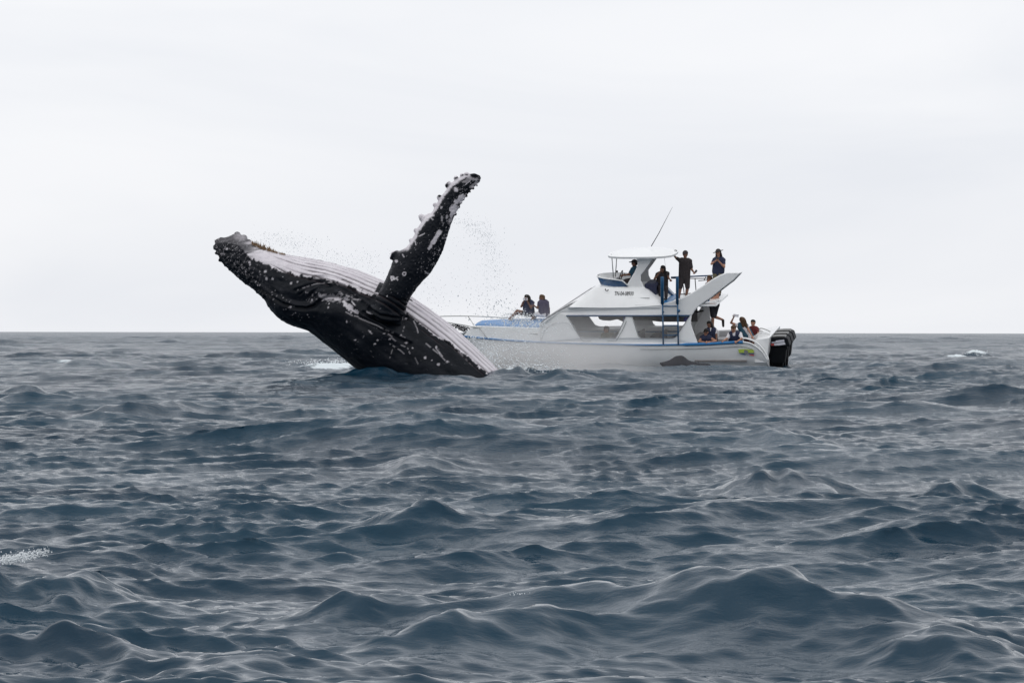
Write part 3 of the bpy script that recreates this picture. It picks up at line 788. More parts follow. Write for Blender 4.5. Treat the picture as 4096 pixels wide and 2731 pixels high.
# ---- hull: (px, py of the sheer line, half beam)
SHEER = [(1850, 1343, .03), (1868, 1345, .22), (1900, 1348, .42), (1950, 1353, .66), (2050, 1361, .98), (2200, 1369, 1.26), (2400, 1375, 1.42), (2600, 1378, 1.46), (2800, 1375, 1.46),
         (2900, 1370, 1.43), (2965, 1367, 1.41), (3000, 1374, 1.40), (3030, 1391, 1.39), (3052, 1413, 1.38), (3066, 1434, 1.37), (3070, 1446, 1.37)]
sh = spline(SHEER, 90)
V = []
NS = 17
for k, (px, py, b) in enumerate(sh):
    p = L(px, py, -b); x, z = p.x, p.z
    u = k / 89.0
    rake = 1.25 * max(0, 1 - u * 3.2) ** 1.5
    pts = [(-b, z, x), (-b * .985, z - .18 * (z + .3), x + rake * .12), (-b * .95, z * .45, x + rake * .35), (-b * .84, .02, x + rake * .62), (-b * .74, -.12, x + rake * .72), (-b * .4, -.3, x + rake * .9), (0, -.42, x + rake)]
    if z < 0.9 and u > .8:
        pts = [(yy, min(zz, z), xx) for yy, zz, xx in pts]
    half = [Vector((xx, yy, zz)) for yy, zz, xx in pts]
    ring = half + [Vector((q.x, -q.y, q.z)) for q in half[::-1][1:]]
    V += ring
R_ = len(ring)
F = grid_faces(90, R_)
# stern closed, floor inside
F.append(tuple(range(89 * R_, 90 * R_)))
hull = bpart('hull', V, F, 'gel', sm=True)
hm = hull.modifiers.new('edges', 'EDGE_SPLIT'); hm.split_angle = math.radians(40)
# sheer strake in blue, on both sides; it thickens beside the cockpit
def sheer_at(px):
    i = np.interp(px, sh[:, 0], np.arange(90)); k = int(min(88, i)); f = i - k
    r = sh[k] * (1 - f) + sh[k + 1] * f; return r
for side in (-1, 1):
    pts, rad = [], []
    for px in np.linspace(1850, 2972 if side < 0 else 2700, 60):
        r = sheer_at(px); p = L(r[0], r[1], -r[2]); pts.append(Vector((p.x, side * (abs(p.y) + .012), p.z - .01))); rad.append(.032 if px < 2740 else .05)
    V, F = tube_mesh(pts, rad); bpart('rubbing_strake', V, F, 'blue', sm=True)
pts = [Vector((q.x, q.y - .012, q.z - .16)) for q in [L(sheer_at(px)[0], sheer_at(px)[1], -sheer_at(px)[2]) for px in np.linspace(2560, 3010, 20)]]
rail('hull_seam', pts, .008, 'seam')

# ---- foredeck and bulwark
fd = [(1856, 1342, 1890, 1304, .24), (1885, 1345, 1895, 1303, .36), (1920, 1349, 1925, 1304, .52), (1980, 1355, 1980, 1306, .72), (2060, 1361, 2060, 1309, .94), (2160, 1367, 2160, 1312, 1.12)]
rows = spline(fd, 30); V = []
for r in rows:
    b0 = sheer_at(r[0])[2] * .985; lo = L(r[0], r[1] - 1, -b0); hi = L(r[2], r[3], -r[4])
    half = [lo, hi]
    V += half + [Vector((q.x, -q.y, q.z)) for q in half[::-1]]
F = [f for i in range(29) for f in [(i * 4 + j, i * 4 + j + 1, (i + 1) * 4 + j + 1, (i + 1) * 4 + j) for j in range(3)]] + [(0, 1, 2, 3)[::-1]]
bul = bpart('bulwark', V, F, 'gel', bevel=.02)
V = []
for k, r in enumerate(rows[3:]):
    hi = L(r[2], r[3], -r[4]); w = r[4] * .9
    for j in range(9):
        t = j / 8 * 2 - 1; V.append(Vector((hi.x + .06, w * t, hi.z + .02 + .10 * math.cos(t * math.pi / 2) ** .7 * min(1, k / 6))))
bpart('foredeck', V, grid_faces(27, 9), 'deckblue', sm=True, solid=.03)
for px in (1958, 2100):                       # round vent plates on the bulwark
    p = L(px, 1340 - (1 if px < 2000 else 0) * 4, -sheer_at(px)[2] * .985)
    plate('vent_plate', [(px - 9, 1329), (px + 9, 1331), (px + 8, 1342), (px - 8, 1341)], -sheer_at(px)[2] * .99 - .01 + .09, .02, 'seam', bevel=.004)

# ---- cabin side walls with their two windows, near and far
WIN1 = [(2268, 1263), (2296, 1310), (2318, 1345), (2335, 1352), (2462, 1352), (2470, 1340), (2502, 1268), (2502, 1263)]
WIN2 = [(2527, 1264), (2540, 1300), (2553, 1343), (2562, 1352), (2694, 1352), (2704, 1345), (2735, 1300), (2757, 1266)]
SIDE = [(2158, 1366), (2158, 1299), (2190, 1274), (2230, 1249), (2276, 1226), (2300, 1229.5), (2400, 1231), (2508, 1230), (2644, 1221), (2764, 1221), (2790, 1232), (2776, 1246), (2766, 1263), (2762, 1292), (2768, 1313), (2780, 1345), (2791, 1373), (2600, 1377), (2400, 1374)]
for side in (-1, 1):
    loops = [SIDE, WIN1, WIN2]
    P3 = []
    for lp in loops:
        for (px, py) in lp:
            b = sheer_at(min(px, 2790))[2]; q = L(px, py, -(b - .04)); lean = .10 * max(0, (1370 - py) / 110)
            q = L(px, py, -(b - .04 - lean)); P3.append(Vector((q.x, side * abs(q.y), q.z)))
    tri = tessellate_polygon([[Vector((p[0], -p[1], 0)) for p in lp] for lp in loops])
    n = len(P3); V = P3 + [p + Vector((0, -side * .06, 0)) for p in P3]
    F = [tuple(q) for q in tri] + [tuple(i + n for i in q)[::-1] for q in tri]; o = 0
    for lp in loops:
        c = len(lp)
        for i in range(c): F.append((o + i, o + (i + 1) % c, n + o + (i + 1) % c, n + o + i))
        o += c
    wall = bpart('cabin_side', V, F, 'gel', bevel=.012)
    if side == -1:
        for wn_ in (WIN1, WIN2):
            fr_pts = [Vector((q.x, q.y - .02, q.z)) for q in [L(px, py, -(sheer_at(px)[2] - .04 - .10 * (1370 - py) / 110)) for px, py in wn_]]
            V, F = tube_mesh(fr_pts, .012, 6, True); bpart('window_frame', V, F, 'seam', wall, sm=True)
# panel seams pressed in the near side
def on_side(px, py, out=.012): b = sheer_at(min(px, 2790))[2]; return L(px, py, -(b - .04 - .10 * max(0, (1370 - py) / 110)) - out)
rail('panel_seam', [on_side(*p) for p in [(2293, 1296), (2308, 1325), (2325, 1358), (2336, 1365), (2364, 1364)]], .010, 'seam')
rail('panel_seam', [on_side(*p) for p in [(2506, 1284), (2490, 1320), (2466, 1362), (2430, 1364)]], .010, 'seam')
rail('panel_seam', smooth_path([on_side(*p) for p in [(2164, 1368), (2180, 1320), (2222, 1292), (2270, 1292), (2290, 1320)]], 24), .006, 'gelgrey')
rail('fascia_shade_strip', [on_side(px, 1263 - 0.2 * ((px - 2268) / 480), .02) for px in np.linspace(2266, 2758, 20)], .030, 'navy')  # dark blue tube stands for the shadow strip below the fascia
rail('windscreen_seam', [on_side(*p, .02) for p in [(2155, 1297), (2186, 1273), (2228, 1247), (2272, 1224), (2277, 1226)]], .020, 'seam')
plate('curtain', [(2494, 1264), (2527, 1264), (2523, 1283), (2508, 1290), (2492, 1284)], -1.18, .02, 'canvas', bevel=.004)
plate('curtain', [(2736, 1270), (2757, 1268), (2750, 1285), (2735, 1284)], -1.20, .02, 'canvas', bevel=.004)
# hanging lining inside: the window heads on the far side are lower
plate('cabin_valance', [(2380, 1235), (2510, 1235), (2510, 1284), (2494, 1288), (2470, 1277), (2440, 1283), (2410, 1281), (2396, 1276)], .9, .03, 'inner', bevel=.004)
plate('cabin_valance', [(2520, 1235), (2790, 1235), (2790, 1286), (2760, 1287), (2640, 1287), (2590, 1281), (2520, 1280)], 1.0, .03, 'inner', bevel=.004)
# cabin floor and seats inside
zf = L(2500, 1372, -1.3).z
x0, x1 = L(2190, 1366, -1.2).x, L(2960, 1368, -1.3).x
V, F = box((x0, -1.25, zf - .42), (x1, 1.25, zf - .38)); bpart('cabin_floor', V, F, 'inner')
for k in range(6):
    xx = x0 + 1.0 + k * .78
    if k in (0,): continue
    pv = [box((xx, -1.0, zf - .38), (xx + .42, 1.0, zf + .02)), box((xx + .34, -1.0, zf + .02), (xx + .44, 1.0, zf + .14))]
    V, F = join_verts(pv); bpart('cabin_seat', V, F, 'inner', bevel=.02)

# ---- windscreen, upper deck shell
CL = [(2158, 1299, 1.15), (2190, 1274, 1.14), (2230, 1249, 1.12), (2276, 1226, 1.10), (2320, 1193, 1.02), (2360, 1165, .94), (2398, 1148, .86), (2450, 1149, .82), (2513, 1150, .80), (2560, 1152, .80), (2588, 1160, .82), (2612, 1183, .95), (2643, 1216, 1.20)]
cl = spline(CL, 60); V = []
for r in cl:
    px = r[0]; b = 1.22 if px < 2276 else 1.26
    c = L(px, r[1], -r[2])
    if px < 2276: e = c + Vector((0, -.05, -.02))
    else:
        ey_ = np.interp(px, [2276, 2300, 2400, 2508, 2643], [1227, 1229, 1231, 1230, 1221]); e = L(px, ey_, -1.30)
    mid = (c + e) / 2 + Vector((0, -.03, .03)) * (1 if px > 2300 else 0)
    half = [e, mid, c, Vector((c.x, c.y * .8, c.z + .01)), Vector((c.x, c.y * .4, c.z + .015)), Vector((c.x, 0, c.z + .015))]
    V += half + [Vector((q.x, -q.y, q.z)) for q in half[::-1][1:]]
shell = bpart('upper_shell', V, grid_faces(60, 11), 'gel', sm=True, solid=.05)
es = shell.modifiers.new('edges', 'EDGE_SPLIT'); es.split_angle = math.radians(38)
# tinted windscreen panes on the sloping front
wv_ = []
for (px, py, y) in [(2176, 1287, 1.02), (2340, 1180, .86)]:
    p = L(px, py, -y); wv_.append(p)
pa, pb = wv_
for k in range(3):
    y0, y1 = -1 + k * 2 / 3 + .04, -1 + (k + 1) * 2 / 3 - .04
    V = [Vector((pa.x, y0 * abs(pa.y), pa.z + .075)), Vector((pa.x, y1 * abs(pa.y), pa.z + .075)), Vector((pb.x, y1 * abs(pb.y), pb.z + .085)), Vector((pb.x, y0 * abs(pb.y), pb.z + .085))]
    bpart('windscreen_pane', V, [(0, 1, 2, 3)], 'gelgrey', solid=.02)
rail('shell_seam', [L(px, 1190 + .012 * (px - 2380), -y - .02) for px, y in [(2384, 1.06), (2430, 1.07), (2500, 1.07), (2560, 1.08), (2598, 1.10)]], .012, 'seam')
rail('tow_eye', smooth_path([L(px, py, -1.02) for px, py in [(2422, 1154), (2421, 1159), (2425, 1162), (2430, 1162), (2434, 1158)]], 12), .014, 'dark')

# ---- registration letters on the shell
fc = bpy.data.curves.new('registration_number', 'FONT'); fc.body = 'TN-04-08920'; fc.size = 0.20; fc.extrude = 0.004; fc.offset = -0.001
ftmp = bpy.data.objects.new('registration_tmp', fc); COL.objects.link(ftmp); fc.materials.append(M['letter'])
fme = bpy.data.meshes.new_from_object(ftmp.evaluated_get(bpy.context.evaluated_depsgraph_get())); bpy.data.objects.remove(ftmp, do_unlink=True)
fo = bpy.data.objects.new('registration_number', fme); COL.objects.link(fo)
ta, tb = L(2457, 1181.5, -1.0), L(2533, 1183, -1.0)
up = (L(2495, 1163, -.92) - L(2495, 1182, -1.02)); xdir = (tb - ta).normalized(); zdir = xdir.cross(up).normalized(); ydir = zdir.cross(xdir).normalized()
bpy.context.view_layer.update()
wtxt = fo.dimensions.x or 1.0
sx = (tb - ta).length / wtxt; sy = up.length / 0.145
RM = Matrix((xdir * sx, ydir * sy, zdir)).transposed().to_4x4()
# find the shell's skin under the letters
def skin_y(px, py):
    lo = None
    e = L(px, 1230, -1.30); i = np.interp(px, cl[:, 0], np.arange(60)); r = cl[int(round(i))]; c = L(px, r[1], -r[2])
    for s_ in np.linspace(0, 1, 60):
        q = e.lerp(c, s_); k = L(px, py, q.y)
        if q.z >= k.z: return q.y
    return c.y
ya, yb = skin_y(2457, 1181), skin_y(2533, 1181); yt = skin_y(2495, 1164)
ta, tb = L(2457, 1181.5, ya - .06), L(2533, 1182.5, yb - .06); tt = L(2457, 1164, skin_y(2457, 1164) - .06)
xdir = (tb - ta).normalized(); up = (tt - ta); zdir = xdir.cross(up).normalized(); ydir = zdir.cross(xdir).normalized()
RM = Matrix((xdir * ((tb - ta).length / wtxt), ydir * (up.length / 0.145), zdir)).transposed().to_4x4()
fo.parent = boat; fo.matrix_basis = Matrix.Translation(ta) @ RM

# ---- steering position: blue coaming
ring_t, ring_b, ring_i = [], [], []
nb = L(2513, 1144, -.80); ft = L(2389, 1100, 0); fb = L(2404, 1133, 0)
for k in range(41):
    a = math.pi * (k / 40); u = math.sin(a)        # 0 near stern side, 1 front, 0 far stern side
    yt_ = -math.cos(a)
    x_ = lerp(nb.x, ft.x, u ** .75); z_ = lerp(nb.z + .02, ft.z, u ** .17)
    ring_t.append(Vector((x_, yt_ * .84, z_)))
    xb = lerp(nb.x - .02, fb.x, u ** .75); ring_b.append(Vector((xb, yt_ * .74, nb.z - .03)))
V = []
for k in range(41):
    o_, b_2 = ring_t[k], ring_b[k]; V += [b_2, b_2.lerp(o_, .35) + Vector((0, 0, 0)), b_2.lerp(o_, .7), o_]
co_ = bpart('helm_coaming', V, grid_faces(41, 4), 'coam', sm=True)
V = []
for k in range(41):
    inn = Vector((0, 0, 0)); c0 = Vector((ring_t[k].x, 0, ring_t[k].z))
    o_ = ring_t[k].lerp(Vector((nb.x, 0, ring_t[k].z)), .04); b_2 = ring_b[k].lerp(Vector((nb.x, 0, ring_b[k].z)), .05)
    V += [b_2 + Vector((0, 0, .04)), b_2.lerp(o_, .5), o_]
bpart('coaming_lining', V, grid_faces(41, 3), 'gel', co_, sm=True)
V, F = tube_mesh(ring_t, .022); bpart('coaming_rim', V, F, 'gel', co_, sm=True)
hw = L(2468, 1108, 0)
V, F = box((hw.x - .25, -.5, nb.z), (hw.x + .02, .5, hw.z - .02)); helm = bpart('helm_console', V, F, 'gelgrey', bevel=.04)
wl_ = [hw + Vector((.14 + .05 * math.sin(t), .19 * math.cos(t), .03 + .19 * math.sin(t))) for t in np.linspace(0, 2 * math.pi, 20)[:-1]]
V, F = tube_mesh(wl_, .016, 6, True); bpart('steering_wheel', V, F, 'dark', helm, sm=True)
V, F = ball(L(2468, 1086, .25), .04); bpart('compass', V, F, 'dark', helm, sm=True)

# ---- canopy with its legs
cc = L(2573, 1012, 0)
V = []; NR, NC = 9, 56
for i in range(NR):
    s = i / (NR - 1)
    for j in range(NC):
        a = 2 * math.pi * j / NC; e = .62
        cx = math.copysign(abs(math.cos(a)) ** e, math.cos(a)); sy_ = math.copysign(abs(math.sin(a)) ** e, math.sin(a))
        V.append(cc + Vector((1.17 * cx * s, 1.08 * sy_ * s, .15 * (1 - s ** 2.4) + .02 * (1 - s))))
top_f = grid_faces(NR, NC, True)
can = bpart('canopy', V, top_f, 'gel', sm=True, solid=.07)
can.modifiers.new('edges', 'EDGE_SPLIT').split_angle = math.radians(50)
PIL = [(2540, 1022), (2549, 1044), (2550, 1060), (2538, 1088), (2520, 1118), (2506, 1142), (2509, 1152), (2560, 1156), (2590, 1163), (2574, 1145), (2563, 1124), (2562, 1102), (2577, 1082), (2598, 1052), (2612, 1028), (2620, 1018), (2530, 1014)]
pillar = plate('canopy_pillar', PIL, -.74, .07, 'gel', bevel=.02)
mir = [L(px, py, -.74) for px, py in PIL]
n = len(mir); V = [Vector((q.x, .67, q.z)) for q in mir] + [Vector((q.x, .74, q.z)) for q in mir]
tri = tessellate_polygon([[Vector((p[0], -p[1], 0)) for p in PIL]])
F = [tuple(q) for q in tri] + [tuple(i + n for i in q)[::-1] for q in tri] + [(i, (i + 1) % n, n + (i + 1) % n, n + i) for i in range(n)]
bpart('canopy_pillar', V, F, 'gelgrey', bevel=.02)  # far pillar in the darker gelcoat copy: its shade is in the colour
rail('canopy_post', [L(2446, 1016, -.62), L(2450, 1060, -.66), L(2454, 1112, -.70)], .017, 'steel')
rail('canopy_post', [L(2467, 1014, .25), L(2465, 1060, .22), L(2461, 1106, .2)], .017, 'steel')
hook = smooth_path([L(px, py, .3) for px, py in [(2697, 1002), (2704, 1001), (2708, 1006), (2707, 1014), (2702, 1020)]], 14)
rail('canopy_hook', hook, .014, 'dark')
rail('antenna', [L(2605, 985, 0), L(2622, 956, 0), L(2636, 932, 0), L(2690, 828, 0)], [.016, .013, .012, .004], 'dark')
rail('stay_wire', [L(2657, 1030, 0), L(2664, 1085, 0)], .004, 'seam')

# ---- upper deck floor, seat box, ladder, rail
dn = L(2643, 1218, -1.28); da = L(2800, 1216, -1.25)
V, F = box((L(2540, 1218, -1.25).x, -1.27, dn.z - .07), (da.x + .55, 1.27, dn.z)); bpart('upper_deck', V, F, 'gel', bevel=.015)
V, F = box((L(2560, 1218, -1.0).x, -1.05, dn.z + .004), (L(2700, 1205, 0).x, 1.0, dn.z + .02)); bpart('deck_mat', V, F, 'blue')
V, F = box((L(2580, 1160, -.55).x, -.65, dn.z + .02), (L(2625, 1160, -.55).x, .5, dn.z + .62)); bpart('helm_seat', V, F, 'cush', bevel=.04)
plate('deck_box', [(2640, 1150), (2656, 1140), (2704, 1190), (2690, 1196), (2640, 1196)], .75, .3, 'coam', bevel=.03)
for px in (2649, 2709):
    pts = [L(px, 1110, -1.46), L(px, 1216, -1.46)]; lad = None
    V, F = tube_mesh([pts[0] + Vector((0, 0, .02)), pts[0], pts[1]], [.05, .058, .058] if px < 2700 else [.045, .05, .05], 10)
    V2, F2 = tube_mesh([L(px + 1, 1214, -1.47), L(px + 3, 1300, -1.49), L(px + 4, 1377, -1.5)], .028, 8)
    V, F = join_verts([(V, F), (V2, F2)])
    if px < 2700: ladder = bpart('boarding_ladder', V, F, 'ladder', sm=True)
    else: bpart('ladder_rail', V, F, 'ladder', ladder, sm=True)
for py in (1225, 1262, 1302, 1341):
    V, F = tube_mesh([L(2651, py, -1.475), L(2711, py, -1.475)], .022 if py != 1262 else .026); bpart('rung', V, F, 'ladder', ladder, sm=True)
for px, py in ((2715, 1243), (2652, 1247)):
    V, F = ball(L(px, py, -1.50), .055 if px > 2700 else .04); bpart('clamp', V, F, 'ladder', ladder, sm=True)
YR = 1.15
rr_pts = [(2684, 1109), (2760, 1106), (2850, 1102)]
rail_o = rail('upper_rail', [L(px, py, YR) for px, py in rr_pts], .026, 'navy')
rail('rail_bar', [L(px, py, YR) for px, py in [(2684, 1113), (2800, 1114), (2836, 1113)]], .016, 'dark', rail_o)
rail('rail_bar', [L(px, py, YR) for px, py in [(2684, 1176), (2735, 1176), (2764, 1173)]], .014, 'dark', rail_o)
rail('rail_bar', [L(px, py, YR - .2) for px, py in [(2793, 1123), (2832, 1120)]], .014, 'dark', rail_o)
rail('rail_bar', [L(px, py, YR - .2) for px, py in [(2815, 1122), (2824, 1107)]], .012, 'dark', rail_o)
for (a, b) in [((2780, 1113), (2784, 1162)), ((2733, 1140), (2737, 1178)), ((2668, 1130), (2671, 1178)), ((2846, 1102), (2852, 1150))]:
    rail('rail_post', [L(*a, YR), L(*b, YR)], .016, 'dark', rail_o)

# ---- swept wing at the stern, and the aft arch
WING = [(2643, 1217), (2660, 1213), (2717, 1197), (2764, 1173), (2806, 1146), (2850, 1117), (2880, 1100), (2906, 1091), (2964, 1090), (2934, 1121), (2883, 1160), (2848, 1188), (2800, 1221), (2780, 1240), (2770, 1258), (2758, 1262), (2643, 1262)]
wing = plate('stern_wing', WING, -1.34, .12, 'gel', bevel=.03)
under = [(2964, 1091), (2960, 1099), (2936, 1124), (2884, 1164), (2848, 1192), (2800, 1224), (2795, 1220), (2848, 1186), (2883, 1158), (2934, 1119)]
plate('wing_underside', under, -1.215, .30, 'seam', bevel=.01)  # shade under the wing, put into a dark grey colour
for poly in [[(2922, 1124), (2934, 1116), (2937, 1124), (2926, 1132), (2920, 1131)], [(2878, 1157), (2892, 1146), (2895, 1152), (2888, 1160), (2876, 1163)]]:
    plate('wing_bracket', poly, -1.0, .12, 'gelgrey', bevel=.005)
plate('stern_shelf', [(2800, 1216), (2812, 1211), (2850, 1204), (2874, 1199), (2878, 1204), (2860, 1213), (2836, 1219), (2815, 1227), (2798, 1229), (2796, 1222)], -.7, .5, 'gel', bevel=.02)
plate('shelf_trim', [(2800, 1213), (2820, 1195), (2836, 1190), (2838, 1204), (2812, 1211)], -.5, .05, 'navy', bevel=.01)
FAR_ARCH = [(2812, 1222), (2839, 1219), (2839, 1240), (2842, 1270), (2850, 1293), (2862, 1312), (2876, 1326), (2876, 1352), (2770, 1352), (2778, 1307), (2812, 1245)]
plate('aft_arch', FAR_ARCH, 1.22, .06, 'gel', bevel=.02)
rail('arch_beam', [L(2782, 1248, .6), L(2814, 1242, .6)], .03, 'dark')
# far bulwark of the cockpit and its inner lining
q0, q1 = L(2770, 1324, 1.36), L(3032, 1324, 1.36)
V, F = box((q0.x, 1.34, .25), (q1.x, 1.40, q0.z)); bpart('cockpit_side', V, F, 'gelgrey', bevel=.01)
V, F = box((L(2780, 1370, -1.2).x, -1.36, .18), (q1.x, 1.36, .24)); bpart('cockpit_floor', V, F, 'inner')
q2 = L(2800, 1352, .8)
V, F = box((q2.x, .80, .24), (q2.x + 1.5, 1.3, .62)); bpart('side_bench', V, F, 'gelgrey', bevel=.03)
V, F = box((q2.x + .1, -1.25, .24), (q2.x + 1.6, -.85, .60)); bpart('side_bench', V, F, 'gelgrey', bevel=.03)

# ---- stern: rails, quarter panel, flag
rail('quarter_rail', smooth_path([L(px, py, -1.42) for px, py in [(2970, 1352), (2988, 1354), (3016, 1364), (3042, 1384), (3062, 1410), (3072, 1434), (3070, 1442)]], 24), .030, 'gel')
rail('quarter_rail', smooth_path([L(px, py, -1.43) for px, py in [(2968, 1367), (3000, 1373), (3030, 1390), (3053, 1413), (3070, 1440)]], 24), .026, 'gel')
plate('quarter_panel', [(2998, 1352), (3046, 1329), (3080, 1336), (3084, 1350), (3062, 1378), (3030, 1372)], -.55, .06, 'gel', bevel=.015)
plate('transom', [(3020, 1360), (3078, 1350), (3070, 1420), (3066, 1450), (3020, 1450)], -1.30, 2.6, 'gel', bevel=.01)
rail('stern_rail', smooth_path([L(px, py, .2) for px, py in [(3030, 1322), (3036, 1316), (3046, 1313), (3066, 1319), (3092, 1331)]], 20), .018, 'steel')
rail('stern_rail', smooth_path([L(px, py, -.55) for px, py in [(2996, 1358), (3014, 1348), (3046, 1328), (3080, 1336)]], 12), .018, 'gel')
def hull_y(px): return -(sheer_at(px)[2])
fl = [('flag_panel', [(2953, 1398), (2960, 1397), (2976, 1396), (2998, 1397), (3014, 1399), (3016, 1411), (2985, 1411), (2956, 1411)], 'yel', 0),
      ('flag_panel', [(2956, 1412), (2985, 1412), (2983, 1419), (2970, 1417), (2958, 1414)], 'fblue', 0),
      ('flag_panel', [(2994, 1412), (3016, 1412), (3016, 1417), (2997, 1416)], 'fblue', 0),
      ('flag_panel', [(2997, 1417), (3016, 1418), (3016, 1424), (2999, 1420)], 'red', 0),
      ('flag_crest', [(2976, 1402), (2982, 1399), (2989, 1401), (2993, 1406), (2990, 1414), (2983, 1419), (2977, 1412)], 'seam', .004)]
flag = bpy.data.objects.new('flag_decal', None); COL.objects.link(flag); flag.parent = boat
for nm, poly, mt, out in fl:
    plate(nm, poly, -1.425 - out, .008, mt, parent=flag, bevel=0)

# ---- three outboard engines
def engine(i):
    y = -.62 + .64 * i
    r = bpy.data.objects.new('outboard_engine', None); COL.objects.link(r); r.parent = boat
    base = L(3061, 1352, -.62)                 # nearest engine as the pattern, the others beside it
    def E(px, py): q = L(px, py, -.95); return q
    off = Vector((-.035 * 0, y + .62, 0))
    def prism(name, poly, y0, y1, mat, bev):
        P3 = [L(px, py, y0 - 0.0) for px, py in poly]
        n = len(P3); V = [Vector((p.x, y0, p.z)) + off for p in P3] + [Vector((p.x, y1, p.z)) + off for p in P3]
        tri = tessellate_polygon([[Vector((p[0], -p[1], 0)) for p in poly]])
        F = [tuple(q) for q in tri] + [tuple(k + n for k in q)[::-1] for q in tri] + [(k, (k + 1) % n, n + (k + 1) % n, n + k) for k in range(n)]
        return bpart(name, V, F, mat, r, bevel=bev)
    y0, y1 = -.87, -.37
    cowl = prism('engine_cowl', [(3061, 1353), (3074, 1351), (3100, 1350), (3140, 1349), (3150, 1354), (3158, 1380), (3156, 1386), (3066, 1388), (3062, 1375)], y0, y1, 'engine', .03)
    prism('cowl_lid', [(3068, 1353), (3082, 1347), (3110, 1344), (3138, 1344), (3142, 1349), (3100, 1350), (3074, 1351.5)], y0 + .06, y1 - .06, 'chrome', .02)
    prism('engine_midsection', [(3064, 1388), (3148, 1386), (3150, 1392), (3144, 1402), (3140, 1440), (3138, 1452), (3074, 1452), (3076, 1430), (3066, 1400)], y0 + .06, y1 - .06, 'leg', .04)
    prism('engine_leg', [(3090, 1450), (3132, 1450), (3128, 1500), (3096, 1500)], y0 + .16, y1 - .16, 'leg', .02)
    prism('engine_bracket', [(3050, 1392), (3080, 1392), (3080, 1430), (3056, 1430)], y0 + .1, y1 - .1, 'leg', .02)
    if i == 0:
        prism('engine_decal', [(3103, 1362), (3136, 1358), (3138, 1366), (3090, 1372), (3084, 1370), (3086, 1368), (3102, 1366)], y0 - .006, y0 + .01, 'sticker', 0)
        prism('engine_decal', [(3085, 1375), (3138, 1368), (3142, 1377), (3120, 1381), (3096, 1382), (3086, 1381)], y0 - .006, y0 + .01, 'sticker', 0)
        prism('engine_stripe', [(3083, 1374), (3097, 1374), (3096, 1382), (3085, 1382)], y0 - .010, y0 + .01, 'red', 0)
    else:
        prism('engine_decal', [(3119, 1361), (3136, 1358), (3142, 1378), (3125, 1381)], y0 - .006, y0 + .01, 'sticker', 0)
for i in range(3): engine(i)
V, F = box((L(3058, 1400, -.9).x, -.95, -.25), (L(3078, 1400, -.9).x, 1.0, .42)); bpart('engine_mount', V, F, 'leg', bevel=.03)

# ---- bow rail and rope netting
def RP(px, py, y): return L(px, py, y)
br = rail('bow_rail', smooth_path([RP(*p) for p in [(1745, 1266, 0), (1785, 1264.5, .1), (1850, 1264, .2), (1930, 1266, .35), (2035, 1272, .5)]], 24), .016, 'steel')
rail('bow_rail_lower', smooth_path([RP(*p) for p in [(1758, 1278, 0), (1790, 1289, -.12), (1860, 1301, -.25), (1900, 1309, -.42), (2000, 1320, -.75), (2080, 1331, -.95), (2150, 1336, -1.15)]], 30), .018, 'steel', br)
rail('bow_rail_post', [RP(1872, 1265, .2), RP(1886, 1285, 0), RP(1896, 1303, -.25)], .014, 'steel', br)
rail('bow_rail_post', [RP(1916, 1312, -.52), RP(1948, 1352, -.7)], .010, 'steel', br)
rail('bowsprit_bar', [RP(1762, 1280, 0), RP(1820, 1305, 0), RP(1862, 1330, 0)], .016, 'rope', br)
rg = random.Random(3)
rv, rf = [], []
for k in range(16):
    t = k / 15; ax_ = 1812 + 62 * t; ay_ = 1294 + 14 * t
    bx_ = ax_ + rg.uniform(-14, 14); sag = rg.uniform(8, 26)
    pts = smooth_path([RP(ax_, ay_, -.1), RP((ax_ + bx_) / 2 + rg.uniform(-5, 5), ay_ + sag * .6, rg.uniform(-.2, .2)), RP(min(bx_ + 6, 1868), min(ay_ + sag, 1338), rg.uniform(-.1, .3))], 8)
    a, b = tube_mesh(pts, .012, 5); o = len(rv); rv += a; rf += [tuple(i + o for i in q) for q in b]
    pts = smooth_path([RP(ax_, ay_ + sag * .9, 0), RP(ax_ + 8, ay_ + 4, .1), RP(ax_ + 16, ay_ + sag, 0)], 8)
    a, b = tube_mesh(pts, .011, 5); o = len(rv); rv += a; rf += [tuple(i + o for i in q) for q in b]
bpart('rope_net', rv, rf, 'rope', br, sm=True)
plate('stem_fitting', [(1846, 1336), (1862, 1326), (1868, 1330), (1858, 1346), (1848, 1345)], -.05, .1, 'steel', bevel=.005)
